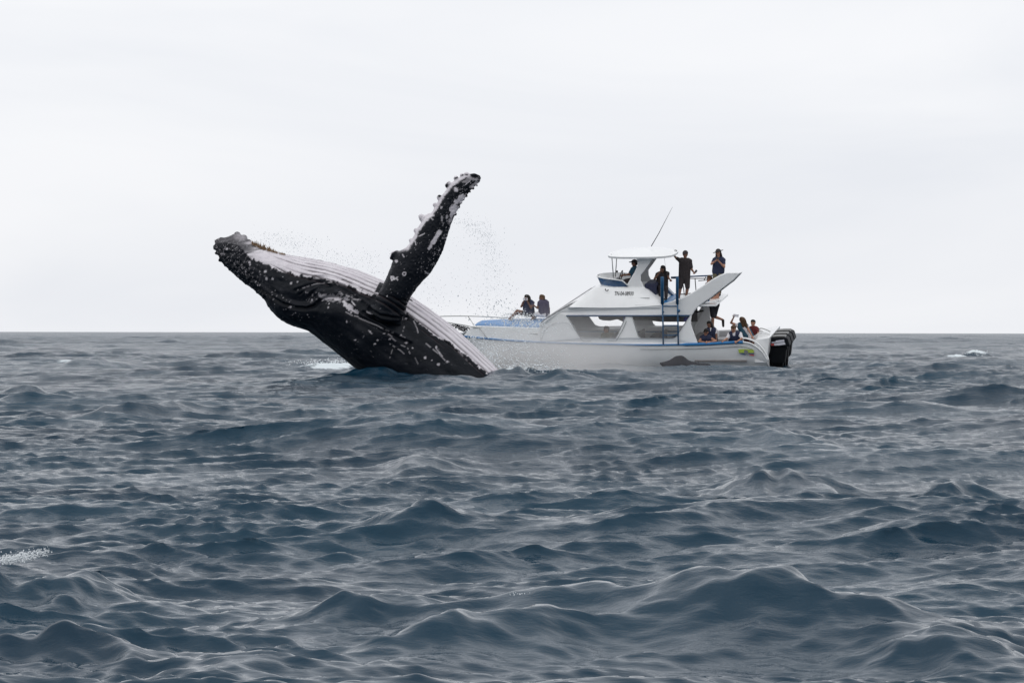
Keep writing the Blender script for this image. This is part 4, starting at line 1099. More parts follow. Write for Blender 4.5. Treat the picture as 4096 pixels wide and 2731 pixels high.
# ------------------------------------------------------------------ the passengers and crew
SK = dict(
    skin=simple_mat('tan_skin', (0.42, 0.22, 0.15), .55, var=.15, scale=12, spec=.3),  # tan skin tone, slightly mottled
    skin_d=simple_mat('brown_skin', (0.20, 0.105, 0.072), .55, var=.15, scale=12, spec=.3),
    hair=simple_mat('dark_hair', (0.012, 0.009, 0.008), .6, var=.4, scale=40, spec=.3),
    brownhair=simple_mat('brown_hair', (0.09, 0.05, 0.025), .6, var=.4, scale=40, spec=.3),
    navy=simple_mat('navy_vest_cloth', (0.020, 0.027, 0.065), .85, var=.3, scale=14, bump=.3),
    black=simple_mat('dark_brown_cloth', (0.028, 0.022, 0.024), .85, var=.3, scale=14, bump=.3),
    greyp=simple_mat('grey_purple_cloth', (0.075, 0.066, 0.105), .85, var=.25, scale=14, bump=.3),
    white=simple_mat('white_cloth', (0.68, 0.66, 0.68), .85, var=.12, scale=14, bump=.3),
    maroon=simple_mat('maroon_cloth', (0.12, 0.015, 0.017), .85, var=.3, scale=14, bump=.3),
    teal=simple_mat('teal_blue_cloth', (0.025, 0.09, 0.14), .85, var=.3, scale=14, bump=.3),
    khaki=simple_mat('khaki_cloth', (0.16, 0.14, 0.085), .85, var=.25, scale=14, bump=.3),
    grey=simple_mat('charcoal_cloth', (0.030, 0.030, 0.038), .85, var=.25, scale=14, bump=.3),
    shoe=simple_mat('dark_shoe', (0.02, 0.02, 0.02), .7, var=.3, scale=20),
    eye=simple_mat('dark_eye', (0.01, 0.008, 0.007), .3, var=.1),
    lip=simple_mat('lip_red', (0.25, 0.08, 0.07), .5, var=.1),
    phonew=simple_mat('white_phone_case', (0.70, 0.70, 0.74), .4, var=.08),
    phoned=simple_mat('dark_phone_case', (0.02, 0.02, 0.03), .3, var=.1),
)
def capsule(a, b, ra, rb, seg=10):
    a, b = Vector(a), Vector(b); d = b - a; L_ = d.length
    if L_ < 1e-5: return ball(a, ra, seg, 7)
    d = d / L_; u = d.orthogonal().normalized(); v = d.cross(u); V, F = [], []
    prof = []
    for i in range(4):
        t = math.pi / 2 * (1 - i / 3.0); prof.append((-math.sin(t) * ra, max(1e-4, math.cos(t) * ra)))
    for i in range(4):
        t = math.pi / 2 * (i / 3.0); prof.append((L_ + math.sin(t) * rb, max(1e-4, math.cos(t) * rb)))
    for (s, r) in prof:
        for j in range(seg):
            ph = 2 * math.pi * j / seg; V.append(a + d * s + (u * math.cos(ph) + v * math.sin(ph)) * r)
    F = grid_faces(len(prof), seg, True) + [tuple(range(seg))[::-1], tuple(range((len(prof) - 1) * seg, len(prof) * seg))]
    return V, F

def hand_parts(wrist, direction, side, grip=0.4):
    """palm, four unequal bent fingers and a thumb from the side of the palm"""
    d = Vector(direction).normalized(); n = d.cross(Vector((0, -1, 0.3)))
    if n.length < .2: n = d.cross(Vector((1, 0, 0)))
    n.normalize(); up = n.cross(d).normalized(); out = []
    pc = wrist + d * .045
    out.append(capsule(wrist, pc, .026, .032)); out.append(capsule(pc - n * .018, pc + n * .018 + d * .03, .022, .022))
    for i, l in enumerate((.060, .070, .065, .050)):
        root = pc + d * .035 + n * (.027 - .018 * i)
        mid = root + (d * math.cos(grip) + up * math.sin(grip)) * l * .55
        tip = mid + (d * math.cos(grip * 2.2) + up * math.sin(grip * 2.2)) * l * .5
        out.append(capsule(root, mid, .0115, .010, 6)); out.append(capsule(mid, tip, .010, .008, 6))
    tr = pc + n * .032 * side - d * .012; tm = tr + (n * side * .8 + d * .6).normalized() * .035; tt = tm + (d + up * .4).normalized() * .028
    out.append(capsule(tr, tm, .014, .012, 6)); out.append(capsule(tm, tt, .012, .009, 6))
    return out

def part_obj(name, parts, voxel, mat, root, sm=2, dec=None):
    me = remeshed(parts, voxel, sm, dec, name)
    M_ = root.matrix_world.inverted() if False else None
    V = np.empty(len(me.vertices) * 3, dtype=np.float32); me.vertices.foreach_get('co', V); V = V.reshape(-1, 3) - np.array(root.location, dtype=np.float32)
    me.vertices.foreach_set('co', V.ravel()); me.update()
    return link(name, me, mat, root)

def person(label, J, top='navy', bottom='grey', skin='skin', hair='dark', hairlong=0.0, hat=None, vest=None, sleeve=0.45, legs_to=0.5, face=(0, -1, 0), scale=1.0, shoes=True, glasses=False, bare=False, group='people aboard the tour boat'):
    """J: joint -> (px, py, boat y). Left and right are as seen in the picture."""
    j = {k: W(*v) for k, v in J.items()}
    fdir = (BOAT.to_3x3() @ Vector(face)).normalized() if face != 'cam' else Vector((0, -1, 0))
    root = thing('person', label, 'person', j['pelvis'], group)
    s = scale
    zup = (j['head'] - j['chest']).normalized()
    sl, sr, hl, hr = j['shl'], j['shr'], j['hpl'], j['hpr']
    ch, pv = j['chest'], j['pelvis']; nk = j['neck']
    body = []
    sc_ = (sr - sl) * .22
    torso = [(sl - (sl - sr) * .2, hl, .088 * s, .095 * s), (sr + (sl - sr) * .2, hr, .088 * s, .095 * s), (nk.lerp(ch, .5), pv, .095 * s, .115 * s), (sl, sr, .062 * s, .062 * s), (hl, hr, .098 * s, .098 * s)]
    for a, b, ra, rb in torso: body.append(capsule(a, b, ra, rb))
    body.append(capsule(nk.lerp(ch, .25), j['head'], .052 * s, .050 * s))
    # head: skull, jaw, nose, ears
    hd = j['head']; side = fdir.cross(zup).normalized(); R_ = Matrix((side, fdir, zup)).transposed()
    def hp(x, y, z): return hd + R_ @ (Vector((x, y, z)) * s)
    hv, hf = ball((0, 0, 0), 1, 14, 10); body.append(([hd + R_ @ Vector((v.x * .078 * s, v.y * .096 * s, v.z * .108 * s + .012)) for v in hv], hf))
    body.append(capsule(hp(0, .045, -.070), hp(0, .01, -.04), .045 * s, .06 * s)); body.append(capsule(hp(0, .095, .005), hp(0, .108, -.022), .010 * s, .015 * s, 6))
    for q in (-1, 1): body.append(capsule(hp(q * .078, -.005, .012), hp(q * .080, -.005, -.022), .014 * s, .011 * s, 6))
    limbs = {}
    for q, sh_, el, wr in (('l', sl, 'ell', 'wrl'), ('r', sr, 'elr', 'wrr')):
        if el in j:
            limbs['ua' + q] = (sh_, j[el]); limbs['fa' + q] = (j[el], j[wr])
            body.append(capsule(sh_, j[el], .050 * s, .040 * s)); body.append(capsule(j[el], j[wr], .040 * s, .026 * s))
            body += hand_parts(j[wr], j[wr] - j[el], -1 if q == 'l' else 1, .5)
    for q, hp_, kn, an in (('l', hl, 'knl', 'anl'), ('r', hr, 'knr', 'anr')):
        if kn in j:
            limbs['th' + q] = (hp_, j[kn])
            body.append(capsule(hp_, j[kn], .088 * s, .060 * s))
            if an in j:
                limbs['sh' + q] = (j[kn], j[an]); calf = j[kn].lerp(j[an], .3)
                body.append(capsule(j[kn], calf, .056 * s, .058 * s)); body.append(capsule(calf, j[an], .056 * s, .036 * s))
                ft_ = J.get('ft' + q); toe = W(*ft_) if ft_ else j[an] + (fdir * .15 + Vector((0, 0, -.06)))
                body.append(capsule(j[an] + Vector((0, 0, -.02)), toe, .040 * s, .028 * s)); limbs['ft' + q] = (j[an], toe)
    part_obj('body', body, .0155, SK[skin], root, 1, .55)
    # clothes over the body
    inf = .018
    if not bare:
        shirt = [capsule(a, b, ra + inf, rb + inf) for a, b, ra, rb in torso[:4]]
        for q in 'lr':
            if 'ua' + q in limbs:
                a, b = limbs['ua' + q]
                if sleeve <= 1: shirt.append(capsule(a, a.lerp(b, sleeve), .070 * s, .060 * s))
                else:
                    shirt.append(capsule(a, b, .068 * s, .056 * s)); c, d = limbs['fa' + q]; shirt.append(capsule(c, c.lerp(d, sleeve - 1), .056 * s, .046 * s))
        part_obj('shirt', shirt, .02, SK[top], root, 2, .6)
    tr_ = [capsule(hl, hr, .098 * s + inf * 1.1, .098 * s + inf * 1.1), capsule(pv, pv.lerp(ch, .18), .12 * s, .12 * s)]
    for q in 'lr':
        if 'th' + q in limbs:
            a, b = limbs['th' + q]; tr_.append(capsule(a, a.lerp(b, min(1, legs_to)), .112 * s, (.112 - .03 * min(1, legs_to)) * s))
            if legs_to > 1 and 'sh' + q in limbs:
                c, d = limbs['sh' + q]; tr_.append(capsule(c, c.lerp(d, legs_to - 1), .078 * s, .062 * s))
    part_obj('trousers' if legs_to > 1.2 else 'shorts', tr_, .02, SK[bottom], root, 2, .6)
    if vest:
        v_ = [capsule(sl - (sl - sr) * .24, hl.lerp(sl, .15), .125 * s, .13 * s), capsule(sr + (sl - sr) * .24, hr.lerp(sr, .15), .125 * s, .13 * s), capsule(ch, pv.lerp(ch, .15), .125 * s, .13 * s)]
        part_obj('life_vest', v_, .022, SK[vest], root, 2, .6)
    if shoes:
        for q in 'lr':
            if 'ft' + q in limbs:
                a, b = limbs['ft' + q]; part_obj('shoe', [capsule(a + Vector((0, 0, -.02)), b, .052 * s, .042 * s)], .018, SK['shoe'], root, 1, .6)
    if hair:
        hm_ = SK['hair'] if hair == 'dark' else SK['brownhair']
        hh = [capsule(hp(0, -.030, .035), hp(0, .012, .055), .088 * s, .080 * s), capsule(hp(0, -.045, -.02), hp(0, -.03, .04), .068 * s, .08 * s)]
        if hairlong:
            for q in (-1, 1): hh.append(capsule(hp(q * .062, -.02, .03), hp(q * .085, -.03, -.10 - hairlong * .5), .042 * s, .045 * s))
            hh.append(capsule(hp(0, -.06, 0), hp(0, -.09, -.12 - hairlong), .08 * s, .06 * s))
        part_obj('hair', hh, .018, hm_, root, 1, .6)
    if hat:
        hv, hf = ball((0, 0, 0), 1, 14, 8); cap = ([hd + R_ @ Vector((v.x * .095 * s, v.y * .115 * s - .005, max(v.z, -.12) * .098 * s + .045)) for v in hv], hf)
        pr = [cap]
        if hat[1] == 'brim':
            pr.append(([hd + R_ @ Vector((v.x * .20, v.y * .20, v.z * .020 + .045 + .35 * v.x * .2 * hat[2])) for v in hv], hf))
        else:
            pr.append(([hd + R_ @ Vector((v.x * .075, v.y * .075 + .125, v.z * .018 + .045)) for v in hv], hf))
        part_obj('hat', pr, .014, SK[hat[0]], root, 1, .7)
    for q in (-1, 1):
        V, F = ball(hp(q * .030, .088, .018) - root.location, .010 * s, 6, 5)
        me = bpy.data.meshes.new('eye'); me.from_pydata([tuple(v) for v in V], [], F); link('eye', me, SK['eye'], root)
    V, F = capsule(hp(-.02, .094, -.045) - root.location, hp(.02, .094, -.045) - root.location, .007, .007, 6)
    me = bpy.data.meshes.new('mouth'); me.from_pydata([tuple(v) for v in V], [], F); link('mouth', me, SK['lip'], root)
    if glasses:
        part_obj('sunglasses', [capsule(hp(-.055, .098, .020), hp(-.012, .106, .018), .022, .022, 8), capsule(hp(.055, .098, .020), hp(.012, .106, .018), .022, .022, 8), capsule(hp(-.08, .0, .02), hp(-.06, .095, .02), .008, .008, 6), capsule(hp(.08, .0, .02), hp(.06, .095, .02), .008, .008, 6)], .012, SK['eye'], root, 0, .7)
    return root, j

def gadget(name, label, cat, c, w, h, t, mat, lens=True, tilt=0.0):
    c = W(*c); root = thing(name, label, cat, c)
    R = Matrix.Rotation(tilt, 3, 'Y')
    def bx(a, b, nm, mt):
        V, F = box(a, b); me = bpy.data.meshes.new(nm); me.from_pydata([tuple(R @ v) for v in V], [], F); me.update(); o = link(nm, me, SK[mt], root)
        bv = o.modifiers.new('b', 'BEVEL'); bv.width = min(.006, t / 3); bv.segments = 2; return o
    bx((-w / 2, -t / 2, -h / 2), (w / 2, t / 2, h / 2), 'case', mat)
    bx((-w / 2 + .008, t / 2, -h / 2 + .008), (w / 2 - .008, t / 2 + .002, h / 2 - .008), 'screen', 'phoned')
    if lens:
        V, F = ball((w * .33, -t / 2, h * .25), .010, 8, 5); me = bpy.data.meshes.new('lens'); me.from_pydata([tuple(R @ Vector(v)) for v in V], [], F); link('lens', me, SK['eye'], root)
    return root

# 1 bow, filming with a phone
person('seated person on the bow holding a white phone before the face, dark hair', dict(head=(2108, 1192, 0), neck=(2110, 1207, 0), chest=(2112, 1222, 0), pelvis=(2116, 1253, 0), shl=(2096, 1212, -.05), shr=(2130, 1211, .08),
       ell=(2085, 1226, -.15), wrl=(2096, 1204, -.2), elr=(2124, 1232, -.15), wrr=(2110, 1206, -.2), hpl=(2108, 1255, -.1), hpr=(2124, 1255, .1), knl=(2068, 1244, -.15), knr=(2062, 1252, .15), anl=(2040, 1284, -.15), anr=(2032, 1282, .15)),
       top='greyp', bottom='grey', hairlong=.12, face=(-.8, -.6, 0), legs_to=.3, skin='skin_d', vest='navy')
gadget('phone', 'white phone held in front of the bow passenger\'s face', 'phone', (2101, 1196, -.24), .16, .085, .012, 'phonew')
# 2 bow, second
person('seated person on the bow in grey purple top, next to the phone holder', dict(head=(2168, 1192, .1), neck=(2170, 1207, .1), chest=(2172, 1222, .1), pelvis=(2178, 1254, .1), shl=(2158, 1211, 0), shr=(2188, 1210, .2),
       ell=(2150, 1232, -.05), wrl=(2140, 1225, -.15), elr=(2196, 1236, .2), wrr=(2180, 1250, .1), hpl=(2170, 1256, 0), hpr=(2186, 1256, .2), knl=(2140, 1258, -.05), knr=(2146, 1258, .2), anl=(2122, 1286, -.05), anr=(2128, 1286, .2)),
       top='greyp', bottom='white', hair='brown', face=(-.9, -.3, 0), legs_to=.9, skin='skin_d', vest='greyp')
# 3 at the helm
person('skipper in dark cap at the helm under the canopy, half hidden by its pillar', dict(head=(2538, 1053, .15), neck=(2540, 1067, .15), chest=(2540, 1082, .15), pelvis=(2541, 1121, .15), shl=(2530, 1077, 0), shr=(2552, 1078, .35),
       ell=(2515, 1098, -.05), wrl=(2494, 1101, -.05), elr=(2540, 1098, .35), wrr=(2505, 1100, .3), hpl=(2535, 1122, .05), hpr=(2548, 1122, .3), knl=(2502, 1124, 0), knr=(2506, 1124, .3), anl=(2500, 1158, 0), anr=(2504, 1158, .3)),
       top='teal', bottom='black', skin='skin_d', hat=('black', 'peak', 0), face=(-1, -.15, 0), legs_to=1.6, sleeve=.6)
# 4 long haired woman in dark on the upper deck
person('dark haired person in black bending forward, seated behind the blue ladder', dict(head=(2651, 1075, -.1), neck=(2650, 1089, -.05), chest=(2649, 1107, 0), pelvis=(2646, 1150, .1), shl=(2630, 1098, -.1), shr=(2670, 1094, .1),
       ell=(2618, 1116, -.25), wrl=(2642, 1084, -.3), elr=(2674, 1112, -.05), wrr=(2680, 1118, -.1), hpl=(2636, 1152, 0), hpr=(2660, 1152, .2), knl=(2640, 1150, -.4), knr=(2665, 1152, -.3), anl=(2642, 1194, -.4), anr=(2664, 1192, -.3)),
       top='black', bottom='black', skin='skin_d', hairlong=.22, face=(-.5, -1, 0), legs_to=1.9, sleeve=.4)
# 5 standing, one arm up
person('standing person in dark shirt and long shorts with one arm up to the canopy', dict(head=(2741, 1018, .25), neck=(2741, 1033, .25), chest=(2741, 1055, .25), pelvis=(2737, 1102, .25), shl=(2720, 1041, .25), shr=(2760, 1044, .25),
       ell=(2704, 1031, .15), wrl=(2694, 1020, .1), elr=(2767, 1078, .2), wrr=(2776, 1090, 0), hpl=(2727, 1107, .25), hpr=(2748, 1107, .25), knl=(2721, 1150, .2), knr=(2750, 1150, .2), anl=(2715, 1193, .25), anr=(2744, 1188, .35)),
       top='black', bottom='black', skin='skin_d', hat=('black', 'peak', 0), face=(-.1, -1, 0), legs_to=.95, sleeve=.75, scale=1.05)
gadget('phone', 'small dark phone in the hand of the standing person', 'phone', (2784, 1085, -.05), .07, .10, .012, 'phoned', tilt=.6)
# 6 hat
person('person in wide brimmed hat and navy top behind the stern wing, hands at chin', dict(head=(2873, 1011, .3), neck=(2874, 1028, .3), chest=(2877, 1050, .3), pelvis=(2872, 1092, .3), shl=(2858, 1039, .3), shr=(2894, 1040, .3),
       ell=(2846, 1056, .1), wrl=(2866, 1041, 0), elr=(2897, 1068, .1), wrr=(2873, 1043, 0), hpl=(2863, 1095, .3), hpr=(2882, 1094, .3), knl=(2860, 1135, .3), knr=(2880, 1135, .3), anl=(2858, 1178, .3), anr=(2878, 1176, .3)),
       top='navy', bottom='khaki', skin='skin', hat=('black', 'brim', -.6), hairlong=.05, face=(-.2, -1, 0), legs_to=1.9, sleeve=.55, vest='navy')
gadget('camera', 'small black camera held up by the person in the wide brimmed hat', 'camera', (2869, 1032, -.1), .10, .06, .04, 'phoned')
# 7 low behind the wing
person('seated person with brown hair, mostly hidden behind the white stern wing', dict(head=(2838, 1115, .6), neck=(2840, 1129, .6), chest=(2842, 1145, .6), pelvis=(2846, 1176, .6), shl=(2828, 1138, .6), shr=(2858, 1138, .6),
       ell=(2826, 1160, .5), wrl=(2838, 1170, .3), elr=(2860, 1160, .5), wrr=(2850, 1172, .3), hpl=(2838, 1178, .6), hpr=(2854, 1178, .6), knl=(2836, 1176, .2), knr=(2850, 1176, .2), anl=(2836, 1205, .2), anr=(2850, 1203, .2)),
       top='maroon', bottom='grey', skin='skin_d', hair='brown', hairlong=.08, face=(-.3, -1, 0), legs_to=.9)
# 8 climbing up, seen from the back
person('bare backed person in charcoal shorts climbing up under the wing, one foot kicked back', dict(head=(2852, 1146, .1), neck=(2856, 1160, .1), chest=(2857, 1180, .1), pelvis=(2856, 1216, .1), shl=(2840, 1170, .1), shr=(2873, 1171, .1),
       ell=(2832, 1150, .1), wrl=(2834, 1130, .05), elr=(2882, 1158, .1), wrr=(2886, 1140, .05), hpl=(2848, 1219, .1), hpr=(2866, 1219, .1), knl=(2851, 1266, .05), knr=(2857, 1266, .15), anl=(2851, 1312, .05), anr=(2892, 1279, .2), ftl=(2846, 1324, -.05), ftr=(2893, 1304, .2)),
       top='grey', bottom='grey', skin='skin', bare=True, face=(-.2, 1, 0), legs_to=.95)
# 9 sunglasses
person('person in sunglasses and navy life vest leaning on the blue gunwale, arms crossed', dict(head=(2824, 1328, -1.15), neck=(2823, 1343, -1.12), chest=(2823, 1354, -1.1), pelvis=(2826, 1396, -.9), shl=(2807, 1352, -1.12), shr=(2842, 1352, -1.12),
       ell=(2796, 1366, -1.30), wrl=(2828, 1370, -1.42), elr=(2864, 1364, -1.30), wrr=(2834, 1369, -1.45), hpl=(2816, 1398, -.9), hpr=(2836, 1398, -.9), knl=(2816, 1396, -.4), knr=(2838, 1396, -.4), anl=(2818, 1420, -.3), anr=(2838, 1420, -.3)),
       top='navy', vest='navy', skin='skin', hairlong=0, glasses=True, sleeve=.15, face=(-.15, -1, 0))
# 10 behind
person('dark haired person with white sleeves and dark vest, behind the one in sunglasses', dict(head=(2838, 1298, -.75), neck=(2841, 1313, -.75), chest=(2845, 1328, -.75), pelvis=(2846, 1368, -.75), shl=(2830, 1321, -.75), shr=(2862, 1322, -.75),
       ell=(2828, 1342, -.85), wrl=(2842, 1352, -1.0), elr=(2866, 1343, -.85), wrr=(2866, 1360, -1.0), hpl=(2838, 1370, -.75), hpr=(2856, 1370, -.75), knl=(2838, 1368, -.4), knr=(2856, 1368, -.4), anl=(2838, 1400, -.4), anr=(2856, 1400, -.4)),
       top='white', vest='navy', skin='skin_d', hairlong=.05, face=(-.6, -.8, 0))
# 11 white sleeves
person('person with white sleeves and navy life vest looking down over the gunwale', dict(head=(2934, 1315, -1.2), neck=(2936, 1329, -1.15), chest=(2939, 1345, -1.12), pelvis=(2942, 1388, -.95), shl=(2918, 1338, -1.12), shr=(2960, 1336, -1.12),
       ell=(2908, 1354, -1.3), wrl=(2896, 1362, -1.4), elr=(2968, 1354, -1.3), wrr=(2948, 1366, -1.5), hpl=(2932, 1390, -.95), hpr=(2952, 1390, -.95), knl=(2932, 1388, -.5), knr=(2954, 1388, -.5), anl=(2932, 1415, -.4), anr=(2954, 1415, -.4)),
       top='white', vest='navy', skin='skin', hair='brown', sleeve=.8, face=(-.35, -1, -.45), scale=1.05)
# 12 phone raised
person('long haired person with a raised arm filming, blue and dark vest', dict(head=(2969, 1281, -.55), neck=(2971, 1297, -.5), chest=(2978, 1315, -.45), pelvis=(2998, 1350, -.4), shl=(2952, 1302, -.5), shr=(2988, 1304, -.4),
       ell=(2924, 1291, -.6), wrl=(2934, 1270, -.7), elr=(2996, 1322, -.6), wrr=(3008, 1344, -.7), hpl=(2988, 1352, -.45), hpr=(3004, 1352, -.35), knl=(2984, 1356, -.1), knr=(3004, 1356, -.1), anl=(2984, 1385, 0), anr=(3004, 1385, 0)),
       top='white', vest='teal', skin='skin', hair='brown', hairlong=.16, sleeve=.3, face=(-.9, .3, 0), bottom='maroon', legs_to=1.8)
gadget('phone', 'white phone raised overhead at arm\'s length at the stern', 'phone', (2944, 1262, -.75), .18, .09, .012, 'phonew', tilt=.15)
# 13 boy
person('short haired boy in a maroon shirt sitting at the stern corner', dict(head=(3012, 1291, -.1), neck=(3014, 1305, -.1), chest=(3014, 1321, -.1), pelvis=(3010, 1352, -.1), shl=(3000, 1314, -.1), shr=(3028, 1315, -.1),
       ell=(2992, 1332, -.2), wrl=(3000, 1346, -.35), elr=(3033, 1336, -.2), wrr=(3018, 1350, -.3), hpl=(3002, 1354, -.1), hpr=(3018, 1354, -.1), knl=(2996, 1354, -.4), knr=(3012, 1356, -.4), anl=(2996, 1382, -.4), anr=(3012, 1384, -.4)),
       top='maroon', bottom='maroon', skin='skin', sleeve=.5, face=(-.5, -.9, 0), scale=.93)
# 14 inside the cabin
person('passenger seated inside the cabin, seen dimly through the forward side window', dict(head=(2426, 1318, -.2), neck=(2428, 1332, -.2), chest=(2430, 1346, -.2), pelvis=(2436, 1384, -.1), shl=(2412, 1340, -.2), shr=(2448, 1340, -.2),
       ell=(2404, 1358, -.3), wrl=(2416, 1368, -.4), elr=(2454, 1358, -.3), wrr=(2440, 1368, -.4), hpl=(2426, 1386, -.1), hpr=(2446, 1386, -.1), knl=(2400, 1384, -.3), knr=(2404, 1384, 0), anl=(2398, 1410, -.3), anr=(2402, 1410, 0)),
       top='khaki', bottom='grey', skin='skin', hair='brown', face=(-.9, -.4, 0))
# ------------------------------------------------------------------ spray: drops and mist
dr = np.random.default_rng(23)
def drop_field(segs):
    """segs: (count, px0, py0, px1, py1, spread px, depth0, depth1, size px lo, hi)"""
    out = []
    for (n, x0, y0, x1, y1, spx, spy, d0, d1, s0, s1) in segs:
        t = dr.random(n); px = x0 + (x1 - x0) * t + dr.normal(0, spx, n); py = y0 + (y1 - y0) * t + dr.normal(0, spy, n)
        d = dr.uniform(d0, d1, n); sz = s0 + (s1 - s0) * dr.random(n) ** 2.2
        for a, b, c, s_ in zip(px, py, d, sz): out.append((a, b, c, s_))
    return out
ico_v, ico_f = [], []
_bm = bmesh.new(); bmesh.ops.create_icosphere(_bm, subdivisions=1, radius=1)
ico_v = np.array([v.co[:] for v in _bm.verts]); ico_f = np.array([[v.index for v in f.verts] for f in _bm.faces]); _bm.free()
inv_cam3 = np.array(CAM.to_3x3())
def build_drops(name, drops, mat, label, stretch=1.2):
    n = len(drops); D = np.array(drops)
    ray = np.stack([(D[:, 0] - 2048) / FPX, -(D[:, 1] - 1365.5) / FPX, -np.ones(n)], 1) @ inv_cam3.T
    pos = np.array(CAM.translation) + ray * (D[:, 2] / ray[:, 1])[:, None]
    keep = pos[:, 2] > -.2; pos = pos[keep]; D = D[keep]; n = len(pos)
    r = D[:, 3] / 2 / FPX * D[:, 2]
    st_ = 1 + dr.random((n, 1)) * np.array([[.3, .3, stretch]])
    V = (pos[:, None, :] + ico_v[None] * (r[:, None] * st_)[:, None, :]).reshape(-1, 3)
    T = (np.arange(n)[:, None, None] * len(ico_v) + ico_f[None]).reshape(-1, 3)
    me = mesh_from_arrays(name, V, tris=T); smooth(me)
    return link(name, me, mat, kind='stuff', label=label)
wmat, n_, l_, b_ = new_mat('water_drops')
b_.inputs['Base Color'].default_value = (0.90, 0.93, 0.95, 1); b_.inputs['Roughness'].default_value = .02; b_.inputs['IOR'].default_value = 1.333; b_.inputs['Transmission Weight'].default_value = 1.0
fmat = simple_mat('white_water', (0.82, 0.86, 0.88), .5, var=.1, scale=8)
fine = [
    (390, 1040, 945, 1240, 985, 60, 18, 58.5, 61, 0.8, 2.8), (495, 1100, 960, 1430, 1060, 70, 22, 58.5, 61, 0.8, 3.0), (240, 1300, 1020, 1540, 1100, 60, 16, 58.5, 61, 0.8, 2.8),
    (180, 1820, 870, 1900, 910, 18, 14, 58.5, 61, .8, 2.6), (390, 1890, 905, 1960, 960, 26, 26, 58.5, 61, 0.8, 2.8), (495, 1950, 940, 1985, 1110, 30, 40, 58.5, 61, 0.8, 3.0), (390, 1985, 1080, 2010, 1290, 45, 40, 58.5, 62, 0.8, 2.8),
    (240, 1850, 940, 1880, 1200, 60, 60, 58.5, 61, 0.8, 2.6), (240, 1700, 1120, 1760, 1260, 40, 40, 58.5, 61, 0.8, 2.6), (135, 1460, 1000, 1560, 1060, 40, 30, 58.5, 61, 0.8, 2.6), (225, 1940, 1200, 2020, 1300, 60, 30, 59, 63, 2, 5)]
build_drops('water_drops', drop_field(fine), wmat, 'fine drops of water flung off the whale against the pale sky')
splash = [
    (700, 1850, 1340, 2000, 1440, 26, 26, 60.5, 63, 1.4, 5.5), (800, 1960, 1390, 2240, 1460, 70, 36, 60.5, 65, 1.6, 5), (500, 2050, 1285, 2180, 1310, 50, 16, 62, 66, 1.6, 4.5), (250, 2000, 1330, 2140, 1400, 60, 40, 61, 65, 1.5, 4),
    (700, 2000, 1465, 2260, 1485, 60, 14, 60, 64, 2, 6), (300, 2060, 1260, 2120, 1290, 30, 16, 62, 66, 2, 5),
    (200, 1220, 1450, 1420, 1440, 50, 5, 76, 80, 2, 4), (60, 3870, 1414, 3940, 1410, 22, 5, 122, 128, 2, 4), (700, 0, 2236, 190, 2206, 12, 9, 10.5, 10.75, 1.5, 6), (500, 0, 2246, 120, 2226, 14, 8, 10.5, 10.7, 1.5, 7), (14, 2050, 2375, 2100, 2370, 12, 5, 9.9, 10.1, 3, 6)]
build_drops('splash_foam', drop_field(splash), fmat, 'white splash thrown up where the whale leaves the water', .4)

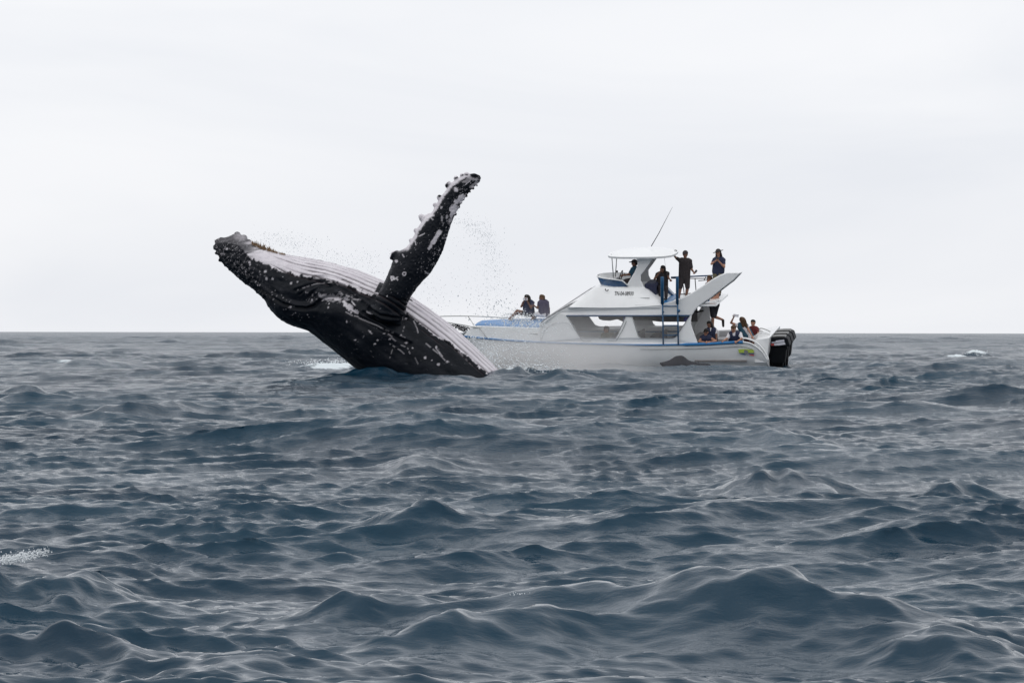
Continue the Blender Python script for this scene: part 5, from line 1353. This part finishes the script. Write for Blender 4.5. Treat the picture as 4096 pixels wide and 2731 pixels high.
# mist: pale fine spray drifting between the whale and the boat
def mist(name, label, px0, py0, px1, py1, d0, d1, dens, blobs, nscale):
    a, b = P(px0, py1, (d0 + d1) / 2), P(px1, py0, (d0 + d1) / 2)
    c = Vector(((a.x + b.x) / 2, (d0 + d1) / 2, (a.z + b.z) / 2)); hx, hz, hy = (b.x - a.x) / 2, (b.z - a.z) / 2, (d1 - d0) / 2
    V, F = box((-hx, -hy, -hz), (hx, hy, hz)); me = bpy.data.meshes.new(name); me.from_pydata([tuple(v) for v in V], [], F); me.update()
    bm = bmesh.new(); bm.from_mesh(me); bmesh.ops.recalc_face_normals(bm, faces=bm.faces[:]); bm.to_mesh(me); bm.free()
    m = bpy.data.materials.new(name); m.use_nodes = True; n = m.node_tree.nodes; l = m.node_tree.links; n.clear()
    o_ = n.new('ShaderNodeOutputMaterial'); pv = n.new('ShaderNodeVolumePrincipled'); l.new(pv.outputs[0], o_.inputs['Volume'])
    pv.inputs['Color'].default_value = (.995, .997, 1, 1); pv.inputs['Anisotropy'].default_value = 0
    tcn = n.new('ShaderNodeTexCoord'); acc = None
    for (bx_, by_, bd_, rx, ry, rd, amp) in blobs:
        p = P(bx_, by_, bd_) - c; mpn = n.new('ShaderNodeMapping'); mpn.vector_type = 'TEXTURE'
        mpn.inputs['Location'].default_value = p; mpn.inputs['Scale'].default_value = (rx * bd_ / FPX, rd, ry * bd_ / FPX)
        l.new(tcn.outputs['Object'], mpn.inputs[0]); gd = n.new('ShaderNodeTexGradient'); gd.gradient_type = 'QUADRATIC_SPHERE'; l.new(mpn.outputs[0], gd.inputs[0])
        ml = n.new('ShaderNodeMath'); ml.operation = 'MULTIPLY'; ml.inputs[1].default_value = amp; l.new(gd.outputs['Fac'], ml.inputs[0])
        if acc is None: acc = ml.outputs[0]
        else:
            ad = n.new('ShaderNodeMath'); ad.operation = 'ADD'; l.new(acc, ad.inputs[0]); l.new(ml.outputs[0], ad.inputs[1]); acc = ad.outputs[0]
    ns = n.new('ShaderNodeTexNoise'); ns.inputs['Scale'].default_value = nscale; ns.inputs['Detail'].default_value = 4; l.new(tcn.outputs['Object'], ns.inputs['Vector'])
    mr = n.new('ShaderNodeMapRange'); mr.inputs[1].default_value = .35; mr.inputs[2].default_value = .65; mr.inputs[3].default_value = .35; mr.inputs[4].default_value = 1.5; l.new(ns.outputs[0], mr.inputs[0])
    m2 = n.new('ShaderNodeMath'); m2.operation = 'MULTIPLY'; l.new(acc, m2.inputs[0]); l.new(mr.outputs[0], m2.inputs[1])
    m3 = n.new('ShaderNodeMath'); m3.operation = 'MULTIPLY'; m3.inputs[1].default_value = dens; l.new(m2.outputs[0], m3.inputs[0]); l.new(m3.outputs[0], pv.inputs['Density'])
    o = link(name, me, m, kind='stuff', label=label); o.location = c
    return o
mist('spray_mist', 'pale mist of spray drifting from the whale across the boat hull', 1700, 1130, 2900, 1530, 62.5, 84.0, 1.0,
     [(2100, 1450, 66, 380, 130, 5, .85), (2320, 1440, 72, 360, 130, 6, .62), (2480, 1482, 74, 300, 40, 4, .3), (1990, 1440, 64, 170, 90, 2.5, .9), (2160, 1340, 70, 340, 170, 5, .10), (2420, 1330, 76, 420, 150, 6, .07)], .9)
